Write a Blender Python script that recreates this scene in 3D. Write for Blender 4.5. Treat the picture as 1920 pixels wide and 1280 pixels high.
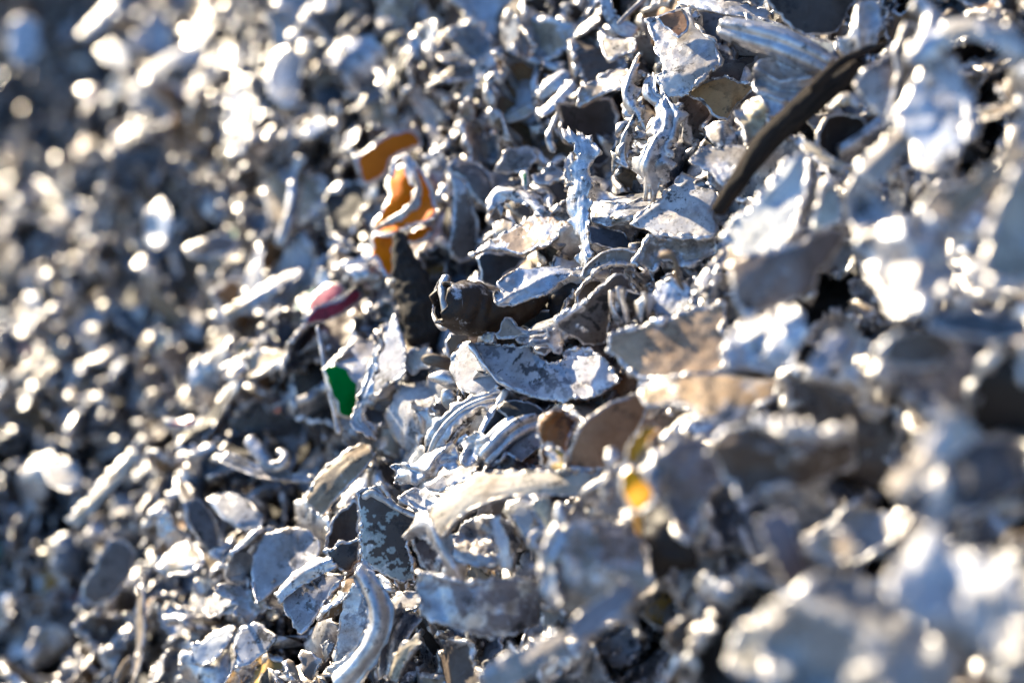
import bpy, math, random
import numpy as np
from mathutils import Vector, Matrix
from mathutils.geometry import delaunay_2d_cdt

SC = bpy.context.scene
for o in list(bpy.data.objects):
    bpy.data.objects.remove(o)
R = math.radians

# ------------------------------------------------------------------ camera
CAM_LOC = np.array((0.0, 0.0, 1.30))
PITCH = R(25)
F = 50.0 / 36.0 * 1920.0            # focal length in photo pixels
ZF = 0.61                           # focus distance, metres
cd = bpy.data.cameras.new("camera")
cam = bpy.data.objects.new("camera", cd)
SC.collection.objects.link(cam)
cam.location = CAM_LOC
cam.rotation_euler = (R(90) - PITCH, 0, 0)
cd.lens = 50; cd.sensor_width = 36; cd.clip_start = 0.01; cd.clip_end = 200
cd.dof.use_dof = True
cd.dof.focus_distance = 0.592
cd.dof.aperture_fstop = 3.3
cd.dof.aperture_blades = 0
SC.camera = cam
_a = R(90) - PITCH
RC = np.array(((1, 0, 0), (0, math.cos(_a), -math.sin(_a)), (0, math.sin(_a), math.cos(_a))))   # camera space -> world

# ------------------------------------------------------------------ sun and sky
SUN_CAM = np.array((-0.62, 0.62, -0.44))                  # towards the sun, in camera space
SUN = RC @ (SUN_CAM / np.linalg.norm(SUN_CAM))
sd = bpy.data.lights.new("sun", 'SUN')
sd.energy = 5.0; sd.angle = R(0.5); sd.color = (1.0, 0.76, 0.45)
so = bpy.data.objects.new("sun", sd)
SC.collection.objects.link(so)
so.location = (-3, 3, 4)
so.rotation_euler = Vector(SUN).to_track_quat('Z', 'Y').to_euler()
W = bpy.data.worlds.new("World"); SC.world = W; W.use_nodes = True
nt = W.node_tree
bg = nt.nodes["Background"]; bg.inputs[1].default_value = 0.080
sky = nt.nodes.new("ShaderNodeTexSky"); sky.sky_type = 'NISHITA'; sky.sun_disc = False; sky.ozone_density = 3.5; sky.dust_density = 0.4
sky.sun_elevation = math.asin(SUN[2]); sky.sun_rotation = math.atan2(SUN[0], SUN[1])
nt.links.new(sky.outputs[0], bg.inputs[0])
SC.view_settings.view_transform = 'Standard'; SC.view_settings.look = 'None'
SC.view_settings.gamma = 1.0; SC.view_settings.use_curve_mapping = False
SC.view_settings.exposure = 1.55
SC.view_settings.use_white_balance = True; SC.view_settings.white_balance_temperature = 5550; SC.view_settings.white_balance_tint = 8
SC.cycles.use_denoising = True
SC.cycles.max_bounces = 8; SC.cycles.glossy_bounces = 4; SC.cycles.diffuse_bounces = 3
SC.cycles.sample_clamp_indirect = 6.0
SC.cycles.caustics_reflective = False

# ------------------------------------------------------------------ the face of the pile, in camera space
PN = np.array((-1.10, 0.75, 1.0)); PN /= np.linalg.norm(PN)
def ray(px, py):
    return np.array(((px - 960) / F, -(py - 640) / F, -1.0))
P0 = ray(1000, 650) * ZF
T1 = np.cross(PN, (0, 0, 1.0)); T1 /= np.linalg.norm(T1)    # runs along equal depth
T2 = np.cross(PN, T1)                                       # runs away from / towards the lens
if T2[2] > 0: T2 = -T2                                      # T2 points away
def on_pile(px, py, h=0.0):
    """point h metres above the mean face of the pile that the photo shows at px, py"""
    r = ray(px, py)
    return r * ((P0 @ PN + h) / (r @ PN))
def proj(P):
    d = -P[..., 2]
    return 960 + F * P[..., 0] / d, 640 - F * P[..., 1] / d, d
def world(P):
    return P @ RC.T + CAM_LOC

# ------------------------------------------------------------------ noise helpers
class Wave:
    """sum of random sinusoids over two parameters"""
    def __init__(s, rng, n=7, f0=1.0, f1=6.0, fall=0.8):
        s.f = np.exp(rng.uniform(math.log(f0), math.log(f1), n)); th = rng.uniform(0, 2 * math.pi, n)
        s.kx, s.ky = s.f * np.cos(th), s.f * np.sin(th); s.ph = rng.uniform(0, 6.28, n)
        s.a = s.f ** -fall; s.a /= np.sqrt((s.a ** 2).sum() / 2)
    def __call__(s, x, y):
        return sum(a * np.sin(kx * x + ky * y + p) for a, kx, ky, p in zip(s.a, s.kx, s.ky, s.ph))
    def ridged(s, x, y):
        return sum(a * (1 - 2 * np.abs(np.sin(0.5 * (kx * x + ky * y + p)))) for a, kx, ky, p in zip(s.a, s.kx, s.ky, s.ph))
class Facet:
    """crisp creases: a sum of folded planes, scaled to unit spread"""
    def __init__(s, rng, n=9, ext=1.0, eu=None):
        th = rng.uniform(0, 2 * math.pi, n); s.c, s.s = np.cos(th), np.sin(th)
        s.px = rng.uniform(-ext, ext, n) if eu is None else rng.uniform(0, eu, n); s.py = rng.uniform(-ext, ext, n)
        s.a = rng.choice((-1, 1), n) * rng.uniform(.3, 1, n)
    def __call__(s, x, y):
        z = 0
        for c, q, px, py, a in zip(s.c, s.s, s.px, s.py, s.a):
            z = z + a * np.abs((x - px) * c + (y - py) * q)
        xf, yf = np.ravel(x), np.ravel(y); A = np.stack((xf, yf, np.ones_like(xf)), 1)
        k = np.linalg.lstsq(A, np.ravel(z), rcond=None)[0]
        z = z - (k[0] * x + k[1] * y + k[2])
        return z / max(z.std(), 1e-6)
class Jag:
    """broken-line noise over one parameter in 0..1"""
    def __init__(s, rng, octs=((7, 1.0), (19, 0.5), (47, 0.28))):
        s.k = [(np.linspace(0, 1, n + 1), rng.uniform(-1, 1, n + 1) * a) for n, a in octs]
    def __call__(s, t):
        return sum(np.interp(t, x, y) for x, y in s.k)
def unit(v): return v / np.maximum(np.linalg.norm(v, axis=-1, keepdims=True), 1e-12)

# ------------------------------------------------------------------ materials
def nodes_of(name):
    m = bpy.data.materials.new(name); m.use_nodes = True
    t = m.node_tree
    return m, t, t.nodes["Principled BSDF"]
def scrap_material(name, clean=False):
    """paint over aluminium: paint tint and amount of wear come from the piece, torn edges are bare"""
    m, t, b = nodes_of(name)
    N = lambda k, **kw: (lambda n: ([setattr(n, a, v) for a, v in kw.items()], n)[1])(t.nodes.new("ShaderNode" + k))
    L = lambda a, c: t.links.new(a, c)
    tint = N("Attribute", attribute_name="tint"); lc = N("Attribute", attribute_name="lc"); ed = N("Attribute", attribute_name="edge")
    def noise(scale, detail=8, rough=0.6, vec=None, stretch=None, dist=0.0):
        n = N("TexNoise"); n.inputs["Scale"].default_value = scale; n.inputs["Detail"].default_value = detail
        n.inputs["Roughness"].default_value = rough; n.inputs["Distortion"].default_value = dist
        v = lc.outputs["Vector"]
        if stretch:
            mp = N("Mapping"); mp.inputs["Scale"].default_value = stretch[0]; mp.inputs["Rotation"].default_value = stretch[1]
            L(v, mp.inputs["Vector"]); v = mp.outputs[0]
        L(v, n.inputs["Vector"]); return n.outputs[0]
    def math_(op, a, c=None, clamp=False):
        n = N("Math", operation=op, use_clamp=clamp)
        for i, x in enumerate((a, c)):
            if x is None: continue
            if isinstance(x, (int, float)): n.inputs[i].default_value = x
            else: L(x, n.inputs[i])
        return n.outputs[0]
    def mrange(x, a, c, lo=0.0, hi=1.0):
        n = N("MapRange", clamp=True); L(x, n.inputs[0])
        for i, v in enumerate((a, c, lo, hi)): n.inputs[i + 1].default_value = v
        return n.outputs[0]
    def mix(f, a, c):
        n = N("Mix", data_type='RGBA'); 
        if isinstance(f, float): n.inputs[0].default_value = f
        else: L(f, n.inputs[0])
        for i, x in ((6, a), (7, c)):
            if isinstance(x, tuple): n.inputs[i].default_value = x + (1,)
            else: L(x, n.inputs[i])
        return n.outputs[2]
    def mul(a, c):
        n = N("Mix", data_type='RGBA', blend_type='MULTIPLY'); n.inputs[0].default_value = 1.0
        for i, x in ((6, a), (7, c)):
            if isinstance(x, tuple): n.inputs[i].default_value = x + (1,)
            else: L(x, n.inputs[i])
        return n.outputs[2]
    wear = tint.outputs["Alpha"]
    big = noise(70, 9, 0.68, dist=0.3)
    scr = noise(1.0, 4, 0.6, stretch=((900, 45, 160), (0.3, 0.2, 0.6)))
    scr2 = noise(1.0, 3, 0.6, stretch=((60, 1100, 120), (0.1, 0.4, -0.3)))
    # bare metal where the wear noise, the scratches or a torn edge say so
    th = math_('MULTIPLY', math_('SUBTRACT', 1.0, wear), 0.46)
    bare = mrange(math_('SUBTRACT', big, math_('ADD', th, 0.27)), -0.022, 0.045)
    s1 = mrange(scr, 0.68, 0.75, 0.0, 0.5); s2 = mrange(scr2, 0.70, 0.78, 0.0, 0.5)
    edge = mrange(math_('ADD', ed.outputs["Fac"], math_('MULTIPLY', math_('SUBTRACT', big, 0.5), 1.4)), 0.42, 0.62)
    bare = math_('MAXIMUM', math_('MAXIMUM', bare, edge), math_('MAXIMUM', math_('MULTIPLY', s1, 0.7), math_('MULTIPLY', s2, 0.7)))
    if clean: bare = edge
    # grime: soft brown film and crisp dark specks
    gr = noise(38, 10, 0.72)
    film = mrange(gr, 0.44, 0.66, 0.0, 0.75)
    spk = noise(420, 6, 0.7); blot = noise(110, 8, 0.75)
    speck = math_('MAXIMUM', mrange(spk, 0.57, 0.61), mrange(blot, 0.555, 0.58))
    speck = math_('MULTIPLY', speck, mrange(noise(45, 5, 0.6), 0.42, 0.60, 0.1, 0.2 if clean else 0.9))
    tone = noise(25, 4, 0.5)
    paint = mul(mix(mrange(tone, 0.35, 0.65), (0.80, 0.76, 0.72), (1.08, 1.06, 1.05)), tint.outputs["Color"])
    alu = mix(mrange(noise(140, 8, 0.7), 0.35, 0.7), (0.86, 0.86, 0.88), (0.50, 0.49, 0.50))
    col = mix(bare, paint, alu)
    col = mix(film, col, mul(col, (0.50, 0.41, 0.33)) if not clean else mul(col, (0.75, 0.72, 0.70)))
    col = mix(speck, col, (0.022, 0.02, 0.02))
    L(col, b.inputs["Base Color"])
    met = math_('MULTIPLY', bare, math_('SUBTRACT', 1.0, math_('MULTIPLY', speck, 0.9)))
    L(math_('MULTIPLY', met, 0.94), b.inputs["Metallic"]); b.inputs["Specular IOR Level"].default_value = 0.12 if clean else 0.35
    rg = math_('ADD', mrange(noise(180, 6, 0.7), 0.3, 0.7, 0.20, 0.54), math_('MULTIPLY', math_('SUBTRACT', 1.0, bare), 0.12))
    rg = math_('ADD', rg, math_('MULTIPLY', film, 0.3), True)
    L(rg, b.inputs["Roughness"])
    # relief: dents, crinkles on the bare metal, grain
    bp = N("Bump"); bp.inputs["Strength"].default_value = 0.55; bp.inputs["Distance"].default_value = 0.0011
    hgt = math_('ADD', math_('MULTIPLY', noise(120, 10, 0.70), 0.50), math_('ADD', math_('MULTIPLY', noise(450, 6, 0.7), 0.34), math_('MULTIPLY', noise(1500, 3, 0.6), 0.10)))
    hgt = math_('ADD', hgt, math_('MULTIPLY', math_('MAXIMUM', s1, s2), -0.06))
    hgt = math_('ADD', hgt, math_('MULTIPLY', bare, -0.05))
    L(hgt, bp.inputs["Height"]); L(bp.outputs[0], b.inputs["Normal"])
    return m
M_SCRAP = scrap_material("worn_painted_aluminium")

def plain_material(name, c1, c2, scale, rough=0.8, stretch=(1, 1, 1), bump=0.001, metal=0.0, strength=0.6):
    m, t, b = nodes_of(name)
    lc = t.nodes.new("ShaderNodeAttribute"); lc.attribute_name = "lc"
    mp = t.nodes.new("ShaderNodeMapping"); mp.inputs["Scale"].default_value = stretch
    t.links.new(lc.outputs["Vector"], mp.inputs[0])
    n = t.nodes.new("ShaderNodeTexNoise"); n.inputs["Scale"].default_value = scale; n.inputs["Detail"].default_value = 9
    n.inputs["Roughness"].default_value = 0.7
    t.links.new(mp.outputs[0], n.inputs["Vector"])
    r = t.nodes.new("ShaderNodeValToRGB"); r.color_ramp.elements[0].color = c1 + (1,); r.color_ramp.elements[1].color = c2 + (1,)
    r.color_ramp.elements[0].position = 0.38; r.color_ramp.elements[1].position = 0.66
    t.links.new(n.outputs[0], r.inputs[0]); t.links.new(r.outputs[0], b.inputs["Base Color"])
    b.inputs["Roughness"].default_value = rough; b.inputs["Metallic"].default_value = metal
    bp = t.nodes.new("ShaderNodeBump"); bp.inputs["Strength"].default_value = strength; bp.inputs["Distance"].default_value = bump
    t.links.new(n.outputs[0], bp.inputs["Height"]); t.links.new(bp.outputs[0], b.inputs["Normal"])
    return m

# ------------------------------------------------------------------ mesh building
def make_mesh(name, V, faces, tint=None, wear=0.5, edge=None, lc=None, mat=None, smooth=True):
    """V (n,3); faces (m,4) or (m,3) int array, or a list of both"""
    if not isinstance(faces, (list, tuple)): faces = [faces]
    faces = [np.asarray(f, dtype=np.int32) for f in faces if len(f)]
    loops = np.concatenate([f.ravel() for f in faces])
    counts = np.concatenate([np.full(len(f), f.shape[1], dtype=np.int32) for f in faces])
    starts = np.concatenate(([0], np.cumsum(counts)[:-1])).astype(np.int32)
    me = bpy.data.meshes.new(name)
    me.vertices.add(len(V)); me.vertices.foreach_set("co", np.ascontiguousarray(V, dtype=np.float32).ravel())
    me.loops.add(len(loops)); me.loops.foreach_set("vertex_index", loops)
    me.polygons.add(len(counts)); me.polygons.foreach_set("loop_start", starts)
    me.polygons.foreach_set("use_smooth", np.full(len(counts), smooth, dtype=bool))
    me.update(calc_edges=True)
    n = len(V)
    if tint is not None:
        t = np.asarray(tint, dtype=np.float32)
        if t.ndim == 1: t = np.tile(np.append(t[:3], wear), (n, 1))
        a = me.attributes.new("tint", 'FLOAT_COLOR', 'POINT'); a.data.foreach_set("color", t.astype(np.float32).ravel())
    a = me.attributes.new("edge", 'FLOAT', 'POINT'); a.data.foreach_set("value", (np.zeros(n) if edge is None else edge).astype(np.float32))
    a = me.attributes.new("lc", 'FLOAT_VECTOR', 'POINT'); a.data.foreach_set("vector", np.ascontiguousarray(V if lc is None else lc, dtype=np.float32).ravel())
    me.materials.append(mat or M_SCRAP)
    return me
def link(name, me, loc=None, parent=None):
    o = bpy.data.objects.new(name, me); SC.collection.objects.link(o)
    if loc is not None: o.location = loc
    if parent is not None: o.parent = parent
    return o
def tag(o, label=None, cat=None, group=None, kind=None):
    for k, v in (("label", label), ("category", cat), ("group", group), ("kind", kind)):
        if v: o[k] = v
    return o

def grid_faces(nu, nv):
    i = np.arange(nu * nv).reshape(nu, nv)
    q = np.stack((i[:-1, :-1], i[1:, :-1], i[1:, 1:], i[:-1, 1:]), -1).reshape(-1, 4)
    b = i + nu * nv
    q2 = np.stack((b[:-1, :-1], b[:-1, 1:], b[1:, 1:], b[1:, :-1]), -1).reshape(-1, 4)
    ring = np.concatenate((i[:, 0], i[-1, 1:], i[-2::-1, -1], i[0, -2:0:-1]))
    r2 = np.roll(ring, -1)
    side = np.stack((r2, ring, ring + nu * nv, r2 + nu * nv), -1)
    return np.concatenate((q, q2, side))
_gf = {}
def thicken(P, t):
    """sheet grid P (nu,nv,3) and thickness t (nu,nv) -> closed shell"""
    nu, nv = P.shape[:2]
    du = np.gradient(P, axis=0); dv = np.gradient(P, axis=1)
    n = unit(np.cross(du, dv))
    V = np.concatenate(((P + n * t[..., None] / 2).reshape(-1, 3), (P - n * t[..., None] / 2).reshape(-1, 3)))
    if (nu, nv) not in _gf: _gf[nu, nv] = grid_faces(nu, nv)
    return V, _gf[nu, nv]
# ------------------------------------------------------------------ one torn piece of sheet, by kind
KINDS = ("plate", "strip", "curl", "crumple", "shard")
class Piece:
    """shape law of a torn piece; grid(nu, nv) samples it at any fineness, in units of its own length"""
    def __init__(s, seed, kind):
        r = np.random.default_rng(seed); s.kind = kind
        s.w = {"plate": r.uniform(.45, .95), "strip": r.uniform(.14, .3), "curl": r.uniform(.35, .8), "crumple": r.uniform(.5, .95), "shard": r.uniform(.3, .6)}[kind]
        s.jag = [Jag(r) for _ in range(4)]
        s.jamp = {"plate": .13, "strip": .04, "curl": .10, "crumple": .18, "shard": .16}[kind]
        s.sq = r.uniform(2.2, 7)
        s.taper = r.uniform(-.5, .5) if kind != "shard" else r.uniform(.6, .95)
        s.skew = r.uniform(-.35, .35)
        s.low = Wave(r, 5, 1.0, 3.0); s.mid = Wave(r, 7, 2.5, 9.0); s.hi = Wave(r, 8, 8, 26, .6)
        s.ridge = Facet(r, {"plate": 6, "strip": 5, "curl": 6, "crumple": 14, "shard": 6}[kind], .45)
        s.amp = {"plate": (.04, .006, .06), "strip": (.03, .004, .03), "curl": (.03, .005, .035), "crumple": (.07, .012, .15), "shard": (.04, .008, .06)}[kind]
        s.roll = {"plate": r.uniform(-1.3, 1.3), "strip": r.uniform(-2.6, 2.6), "curl": r.choice((-1, 1)) * r.uniform(2.2, 4.6), "crumple": r.uniform(-2, 2), "shard": r.uniform(-1.4, 1.4)}[kind]
        s.roll_v = r.uniform(-1.5, 1.5) if kind != "curl" else r.uniform(-.4, .4)
        s.uneven = r.uniform(-.7, .7)
        s.twist = r.uniform(-1, 1) * {"plate": .35, "strip": 1.6, "curl": .5, "crumple": .6, "shard": .7}[kind]
        s.fold = (r.uniform(-.4, .4), r.uniform(0, 6.28), r.uniform(.0, 1.3) * (r.random() < .6))
        s.t = r.uniform(.018, .05) * (1.4 if kind == "strip" else 1)
        s.flip = r.random() < .5
    def grid(s, nu, nv):
        u, v = np.meshgrid(np.linspace(-1, 1, nu), np.linspace(-1, 1, nv), indexing="ij")
        u = np.sign(u) * (1 - (1 - np.abs(u)) ** 1.25); v = np.sign(v) * (1 - (1 - np.abs(v)) ** 1.25)
        ru = (u + 1) / 2; rv = (v + 1) / 2
        corner = (1 - np.abs(u) ** s.sq) ** (1 / s.sq) * .55 + .45
        ccorner = (1 - np.abs(v) ** s.sq) ** (1 / s.sq) * .35 + .65
        e0, e1 = s.jag[0](rv), s.jag[1](rv); f0, f1 = s.jag[2](ru), s.jag[3](ru)
        x = u * ccorner + s.jamp * (np.where(u > 0, e1, e0)) * np.abs(u) ** 3
        y = v * corner * (1 + s.taper * u) + s.jamp * 1.6 * np.where(v > 0, f1, f0) * np.abs(v) ** 3 * (.4 + .6 * (1 - s.taper * np.abs(u)))
        x = x + s.skew * y * .5
        x = x * .5; y = y * .5 * s.w
        z = s.amp[0] * s.low(x * 3, y * 3) + s.amp[1] * s.hi(x * 2, y * 2) + s.amp[2] * .55 * s.ridge(x, y) + .4 * s.amp[1] * s.mid(x * 4, y * 4)
        # a crease
        c, a, k = s.fold
        d = x * math.cos(a) + y * math.sin(a) - c * .4
        z = z + k * np.sqrt(np.maximum(d, 0) ** 2 + 1e-4)
        # curl about y with uneven curvature, then about x, then twist
        def bend(x, z, ang, L):
            if abs(ang) < .05: return x, z
            th = ang * (x / L + s.uneven * .5 * (x / L) ** 2 * np.sign(x))
            n = 4.0; q = np.sign(x)
            r_ = L / ang
            rr = r_ * (1 - .35 * s.uneven * np.abs(x / L))
            return (rr - z) * np.sin(th), rr - (rr - z) * np.cos(th) 
        x, z = bend(x, z, s.roll, 1.0)
        y, z = bend(y, z, s.roll_v * s.w, s.w)
        tw = s.twist * x
        y, z = y * np.cos(tw) - z * np.sin(tw), y * np.sin(tw) + z * np.cos(tw)
        P = np.stack((x, y, z), -1)
        if s.flip: P[..., 2] *= -1
        P -= P.reshape(-1, 3).mean(0)
        d = np.minimum(1 - np.abs(u), (1 - np.abs(v)) * max(s.w, .3))
        e = np.exp(-(d / .10) ** 1.5)
        t = s.t * (1 + .9 * e * (1 + .8 * s.hi(x * 3, y * 3 + z))) 
        V, Fc = thicken(P, np.abs(t))
        return V, Fc, np.tile(e.ravel(), 2)
SHAPES = [Piece(100 + i, KINDS[(0, 1, 3, 2, 0, 3, 4, 1)[i % 8]]) for i in range(88)]
_cache = {}
def shape(i, nu, nv):
    if (i, nu, nv) not in _cache: _cache[i, nu, nv] = SHAPES[i].grid(nu, nv)
    return _cache[i, nu, nv]

TINTS = [  # word, colour, wear range, weight
    ("bare silver", (.50, .51, .53), (.62, .95), 27), ("white painted", (.70, .71, .74), (.15, .5), 16),
    ("light grey", (.40, .41, .44), (.2, .6), 16), ("taupe", (.20, .165, .14), (.1, .4), 20), ("beige", (.50, .42, .32), (.15, .5), 15),
    ("blue grey", (.22, .26, .33), (.2, .5), 8), ("dark brown", (.035, .028, .024), (.02, .2), 11), ("tan brown", (.34, .21, .11), (.1, .3), 5),
    ("orange", (.75, .22, .02), (.05, .3), .35), ("red", (.45, .05, .06), (.1, .35), .45), ("green", (.02, .22, .08), (.1, .3), .3),
    ("teal", (.12, .38, .36), (.1, .4), .5), ("golden", (.65, .42, .12), (.3, .6), 1.0)]
TW = np.array([t[3] for t in TINTS], float); TW /= TW.sum()
# ------------------------------------------------------------------ hand-made pieces, traced in the photo's crops
CR = {"A": (600, 400, 2.4), "B": (1100, 0, 2.341), "C": (560, 800, 2.4), "D": (560, 180, 3.0), "E": (0, 640, 2.0), "F": (1200, 640, 2.0),
      "G": (0, 0, 2.0), "H": (1180, 280, 2.56), "I": (860, 0, 4.0), "J": (780, 500, 4.0), "K": (380, 560, 4.0), "L": (720, 720, 3.692), "O": (0, 0, 1.0)}
HERO_POINTS = []; LANDMARKS = []
_hs = [0]
def crop(c, pts):
    x, y, s = CR[c]; p = np.array(pts, float); p[:, :2] = p[:, :2] / s + (x, y); return p
def seg_dist(x, y, poly, closed=False):
    best = np.full(x.shape, 1e9)
    n = len(poly)
    for i in range(n if closed else n - 1):
        a, b = poly[i][:2], poly[(i + 1) % n][:2]; ab = b - a; L = max(ab @ ab, 1e-9)
        t = np.clip(((x - a[0]) * ab[0] + (y - a[1]) * ab[1]) / L, 0, 1)
        best = np.minimum(best, np.hypot(x - a[0] - t * ab[0], y - a[1] - t * ab[1]))
    return best
def inside(x, y, poly):
    r = np.zeros(x.shape, bool); n = len(poly)
    for i in range(n):
        x0, y0 = poly[i][:2]; x1, y1 = poly[(i + 1) % n][:2]
        if y0 == y1: continue
        c = ((y0 > y) != (y1 > y)) & (x < (x1 - x0) * (y - y0) / (y1 - y0) + x0); r ^= c
    return r
def smooth_poly(p, closed, it=2):
    for _ in range(it):
        q = []
        n = len(p)
        for i in range(n if closed else n - 1):
            a, b = p[i], p[(i + 1) % n]; q += [a * .78 + b * .22, a * .22 + b * .78]
        if not closed: q = [p[0]] + q + [p[-1]]
        p = np.array(q)
    return p
def resample(p, step, closed):
    if closed: p = np.vstack((p, p[:1]))
    L = np.r_[0, np.cumsum(np.hypot(*np.diff(p[:, :2], axis=0).T))]
    n = max(int(L[-1] / step), 6)
    t = np.linspace(0, L[-1], n + 1)[:n if closed else n + 1]
    return np.stack([np.interp(t, L, p[:, k]) for k in range(p.shape[1])], 1)
def finish(name, cat, label, Vc, Fc, tint, wear, edge, lc, group, lm, mat, kids=(), parent=None, part=None, face="sheet"):
    c = Vc.mean(0); HERO_POINTS.append(Vc)
    if parent is None and kids:
        o = bpy.data.objects.new(name, None); SC.collection.objects.link(o); o.location = world(c); o.empty_display_size = .01
        link(face, make_mesh(face, (Vc - c) @ RC.T, Fc, tint, wear, edge, lc, mat), parent=o); root = o
    elif parent is not None:
        root = link(part, make_mesh(part, (Vc - c) @ RC.T, Fc, tint, wear, edge, lc, mat), world(c) - np.array(parent.location), parent)
    else:
        root = link(name, make_mesh(name, (Vc - c) @ RC.T, Fc, tint, wear, edge, lc, mat), world(c))
    if parent is None:
        tag(root, label, cat, group, "thing")
        if lm:
            x, y, _ = proj(c); LANDMARKS.append((lm, float(x), float(y)))
    elif label: root["label"] = label
    for kn, V, Fk, tk, wk, ek, mk in kids:
        link(kn, make_mesh(kn, (V - c) @ RC.T, Fk, tk, wk, ek, V + 3.3, mk), parent=root); HERO_POINTS.append(V)
    return root
PIECES = "torn pieces of shredded metal in the heap"
def plate(name, label, cr, pts, h=8, n=(-.3, .3), bend=(), folds=(), crum=.5, cs=40, tint=(.55, .56, .58), wear=.5, rim=.8, t=1.2, jag=3, soft=0,
          step=None, lm=None, cat=None, mat=None, rimtint=None, group=PIECES, parent=None, part=None, seed=None, patch=()):
    """a torn sheet whose outline the photo shows; h mm above the pile's mean face, n its facing, bend/folds in mm"""
    _hs[0] += 1; rg = np.random.default_rng(seed or _hs[0] * 17)
    if mat is None: wear = wear + .07
    S_ = CR[cr][2]
    out = crop(cr, pts)
    if soft: out = smooth_poly(out, True, soft)
    ctr = out.mean(0)
    z0 = -on_pile(*ctr)[2]
    step = step or (4.5 if abs(1 / z0 - 1 / ZF) * ZF < .12 else 8)
    out = resample(out, step, True)
    # jagged tear
    tn = np.roll(out, -1, 0) - np.roll(out, 1, 0); nn = unit(np.stack((tn[:, 1], -tn[:, 0]), 1))
    u = np.linspace(0, 1, len(out), endpoint=False)
    kk = max(6, int(len(out) / 7))
    J = Jag(rg, ((kk, 1.0), (kk * 3, .7), (kk * 7, .14)))
    out = out + nn * (J(u) * jag * 1.35)[:, None]
    x0, y0 = out.min(0); x1, y1 = out.max(0)
    gx, gy = np.meshgrid(np.arange(x0, x1, step), np.arange(y0, y1, step * .87))
    gx = gx + (np.arange(gx.shape[0]) % 2)[:, None] * step / 2
    gx = gx + rg.uniform(-.2, .2, gx.shape) * step; gy = gy + rg.uniform(-.2, .2, gy.shape) * step
    gx, gy = gx.ravel(), gy.ravel()
    k = inside(gx, gy, out); gx, gy = gx[k], gy[k]
    k = seg_dist(gx, gy, out, True) > step * .6; gx, gy = gx[k], gy[k]
    p2 = np.concatenate((out, np.stack((gx, gy), 1)))
    no = len(out)
    res = delaunay_2d_cdt([Vector(p) for p in p2], [(i, (i + 1) % no) for i in range(no)], [], 1, 1e-6)
    vs = np.array([(v.x, v.y) for v in res[0]]); tri = np.array([f for f in res[2] if len(f) == 3])
    mid = vs[tri].mean(1); tri = tri[inside(mid[:, 0], mid[:, 1], out)]
    used = np.unique(tri); rm = np.full(len(vs), -1); rm[used] = np.arange(len(used)); vs = vs[used]; tri = rm[tri]
    # wind towards the camera
    a, b, c = vs[tri[:, 0]], vs[tri[:, 1]], vs[tri[:, 2]]
    cr_ = (b[:, 0] - a[:, 0]) * (c[:, 1] - a[:, 1]) - (b[:, 1] - a[:, 1]) * (c[:, 0] - a[:, 0])
    tri = np.where((cr_ > 0)[:, None], tri[:, ::-1], tri)
    x, y = vs[:, 0], vs[:, 1]
    Rr = max(x1 - x0, y1 - y0) / 2
    disp = np.zeros(len(vs))
    for ang, amp in bend:
        q = ((x - ctr[0]) * math.cos(R(ang)) - (y - ctr[1]) * math.sin(R(ang))) / Rr
        disp -= amp * q * q
    for fp, amp, w in folds:
        fp = crop(cr, fp); disp += amp * np.exp(-seg_dist(x, y, fp) / (w / S_))
    wv = Wave(rg, 6, 1.2, 6, .7); rv = Facet(rg, 12, max(.9 * Rr / cs, .5)); hv = Wave(rg, 8, 5, 16, .6)
    X_, Y_ = (x - ctr[0]) / cs, (y - ctr[1]) / cs
    disp += crum * (rv(X_, Y_) * 1.0 + .3 * wv(X_, Y_) + .10 * hv(X_, Y_))
    nrm = unit(np.array((n[0], n[1], 1.0)))
    C = on_pile(*ctr, h * .001)
    rays = np.stack(((x - 960) / F, -(y - 640) / F, -np.ones_like(x)), 1)
    k = (C @ nrm) / (rays @ nrm)
    k = np.clip(k, -C[2] * .8, -C[2] * 1.2)
    P = rays * (k * (1 - disp * .001 / -C[2]))[:, None]
    # vertex normals
    fn = np.cross(P[tri[:, 1]] - P[tri[:, 0]], P[tri[:, 2]] - P[tri[:, 0]])
    vn = np.zeros_like(P)
    for j in range(3): np.add.at(vn, tri[:, j], fn)
    vn = unit(vn); 
    if (vn[:, 2].mean() < 0): vn = -vn; tri = tri[:, ::-1]
    dE = seg_dist(x, y, out, True)
    e = np.exp(-(dE / (3.2 + 2 * rg.random())) ** 1.3)
    th = t * .001 * (1 + .15 * hv(X_, Y_))
    V = np.concatenate((P + vn * th[:, None] * .15, P - vn * th[:, None] * .85))
    nv_ = len(P)
    ed = np.concatenate((tri[:, [0, 1]], tri[:, [1, 2]], tri[:, [2, 0]]))
    key = {}
    for a_, b_ in ed: key[(a_, b_)] = 1
    bd = np.array([(a_, b_) for a_, b_ in ed if (b_, a_) not in key])
    side = np.stack((bd[:, 1], bd[:, 0], bd[:, 0] + nv_, bd[:, 1] + nv_), 1)
    faces = [tri, tri[:, ::-1] + nv_, side]
    seedoff = rg.uniform(-4, 4, 3)
    if patch:
        tv = np.tile(np.append(np.array(tint, float), wear), (nv_, 1)); pn = Wave(rg, 12, 3, 16, .5)
        for pp, pw, pc, pwear in patch:
            m_ = seg_dist(x, y, crop(cr, pp)) / (pw / S_) + .50 * pn(x / 15, y / 15) < 1
            tv[m_] = tuple(pc) + (pwear,)
        tint = np.tile(tv, (2, 1))
    kids = []
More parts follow.
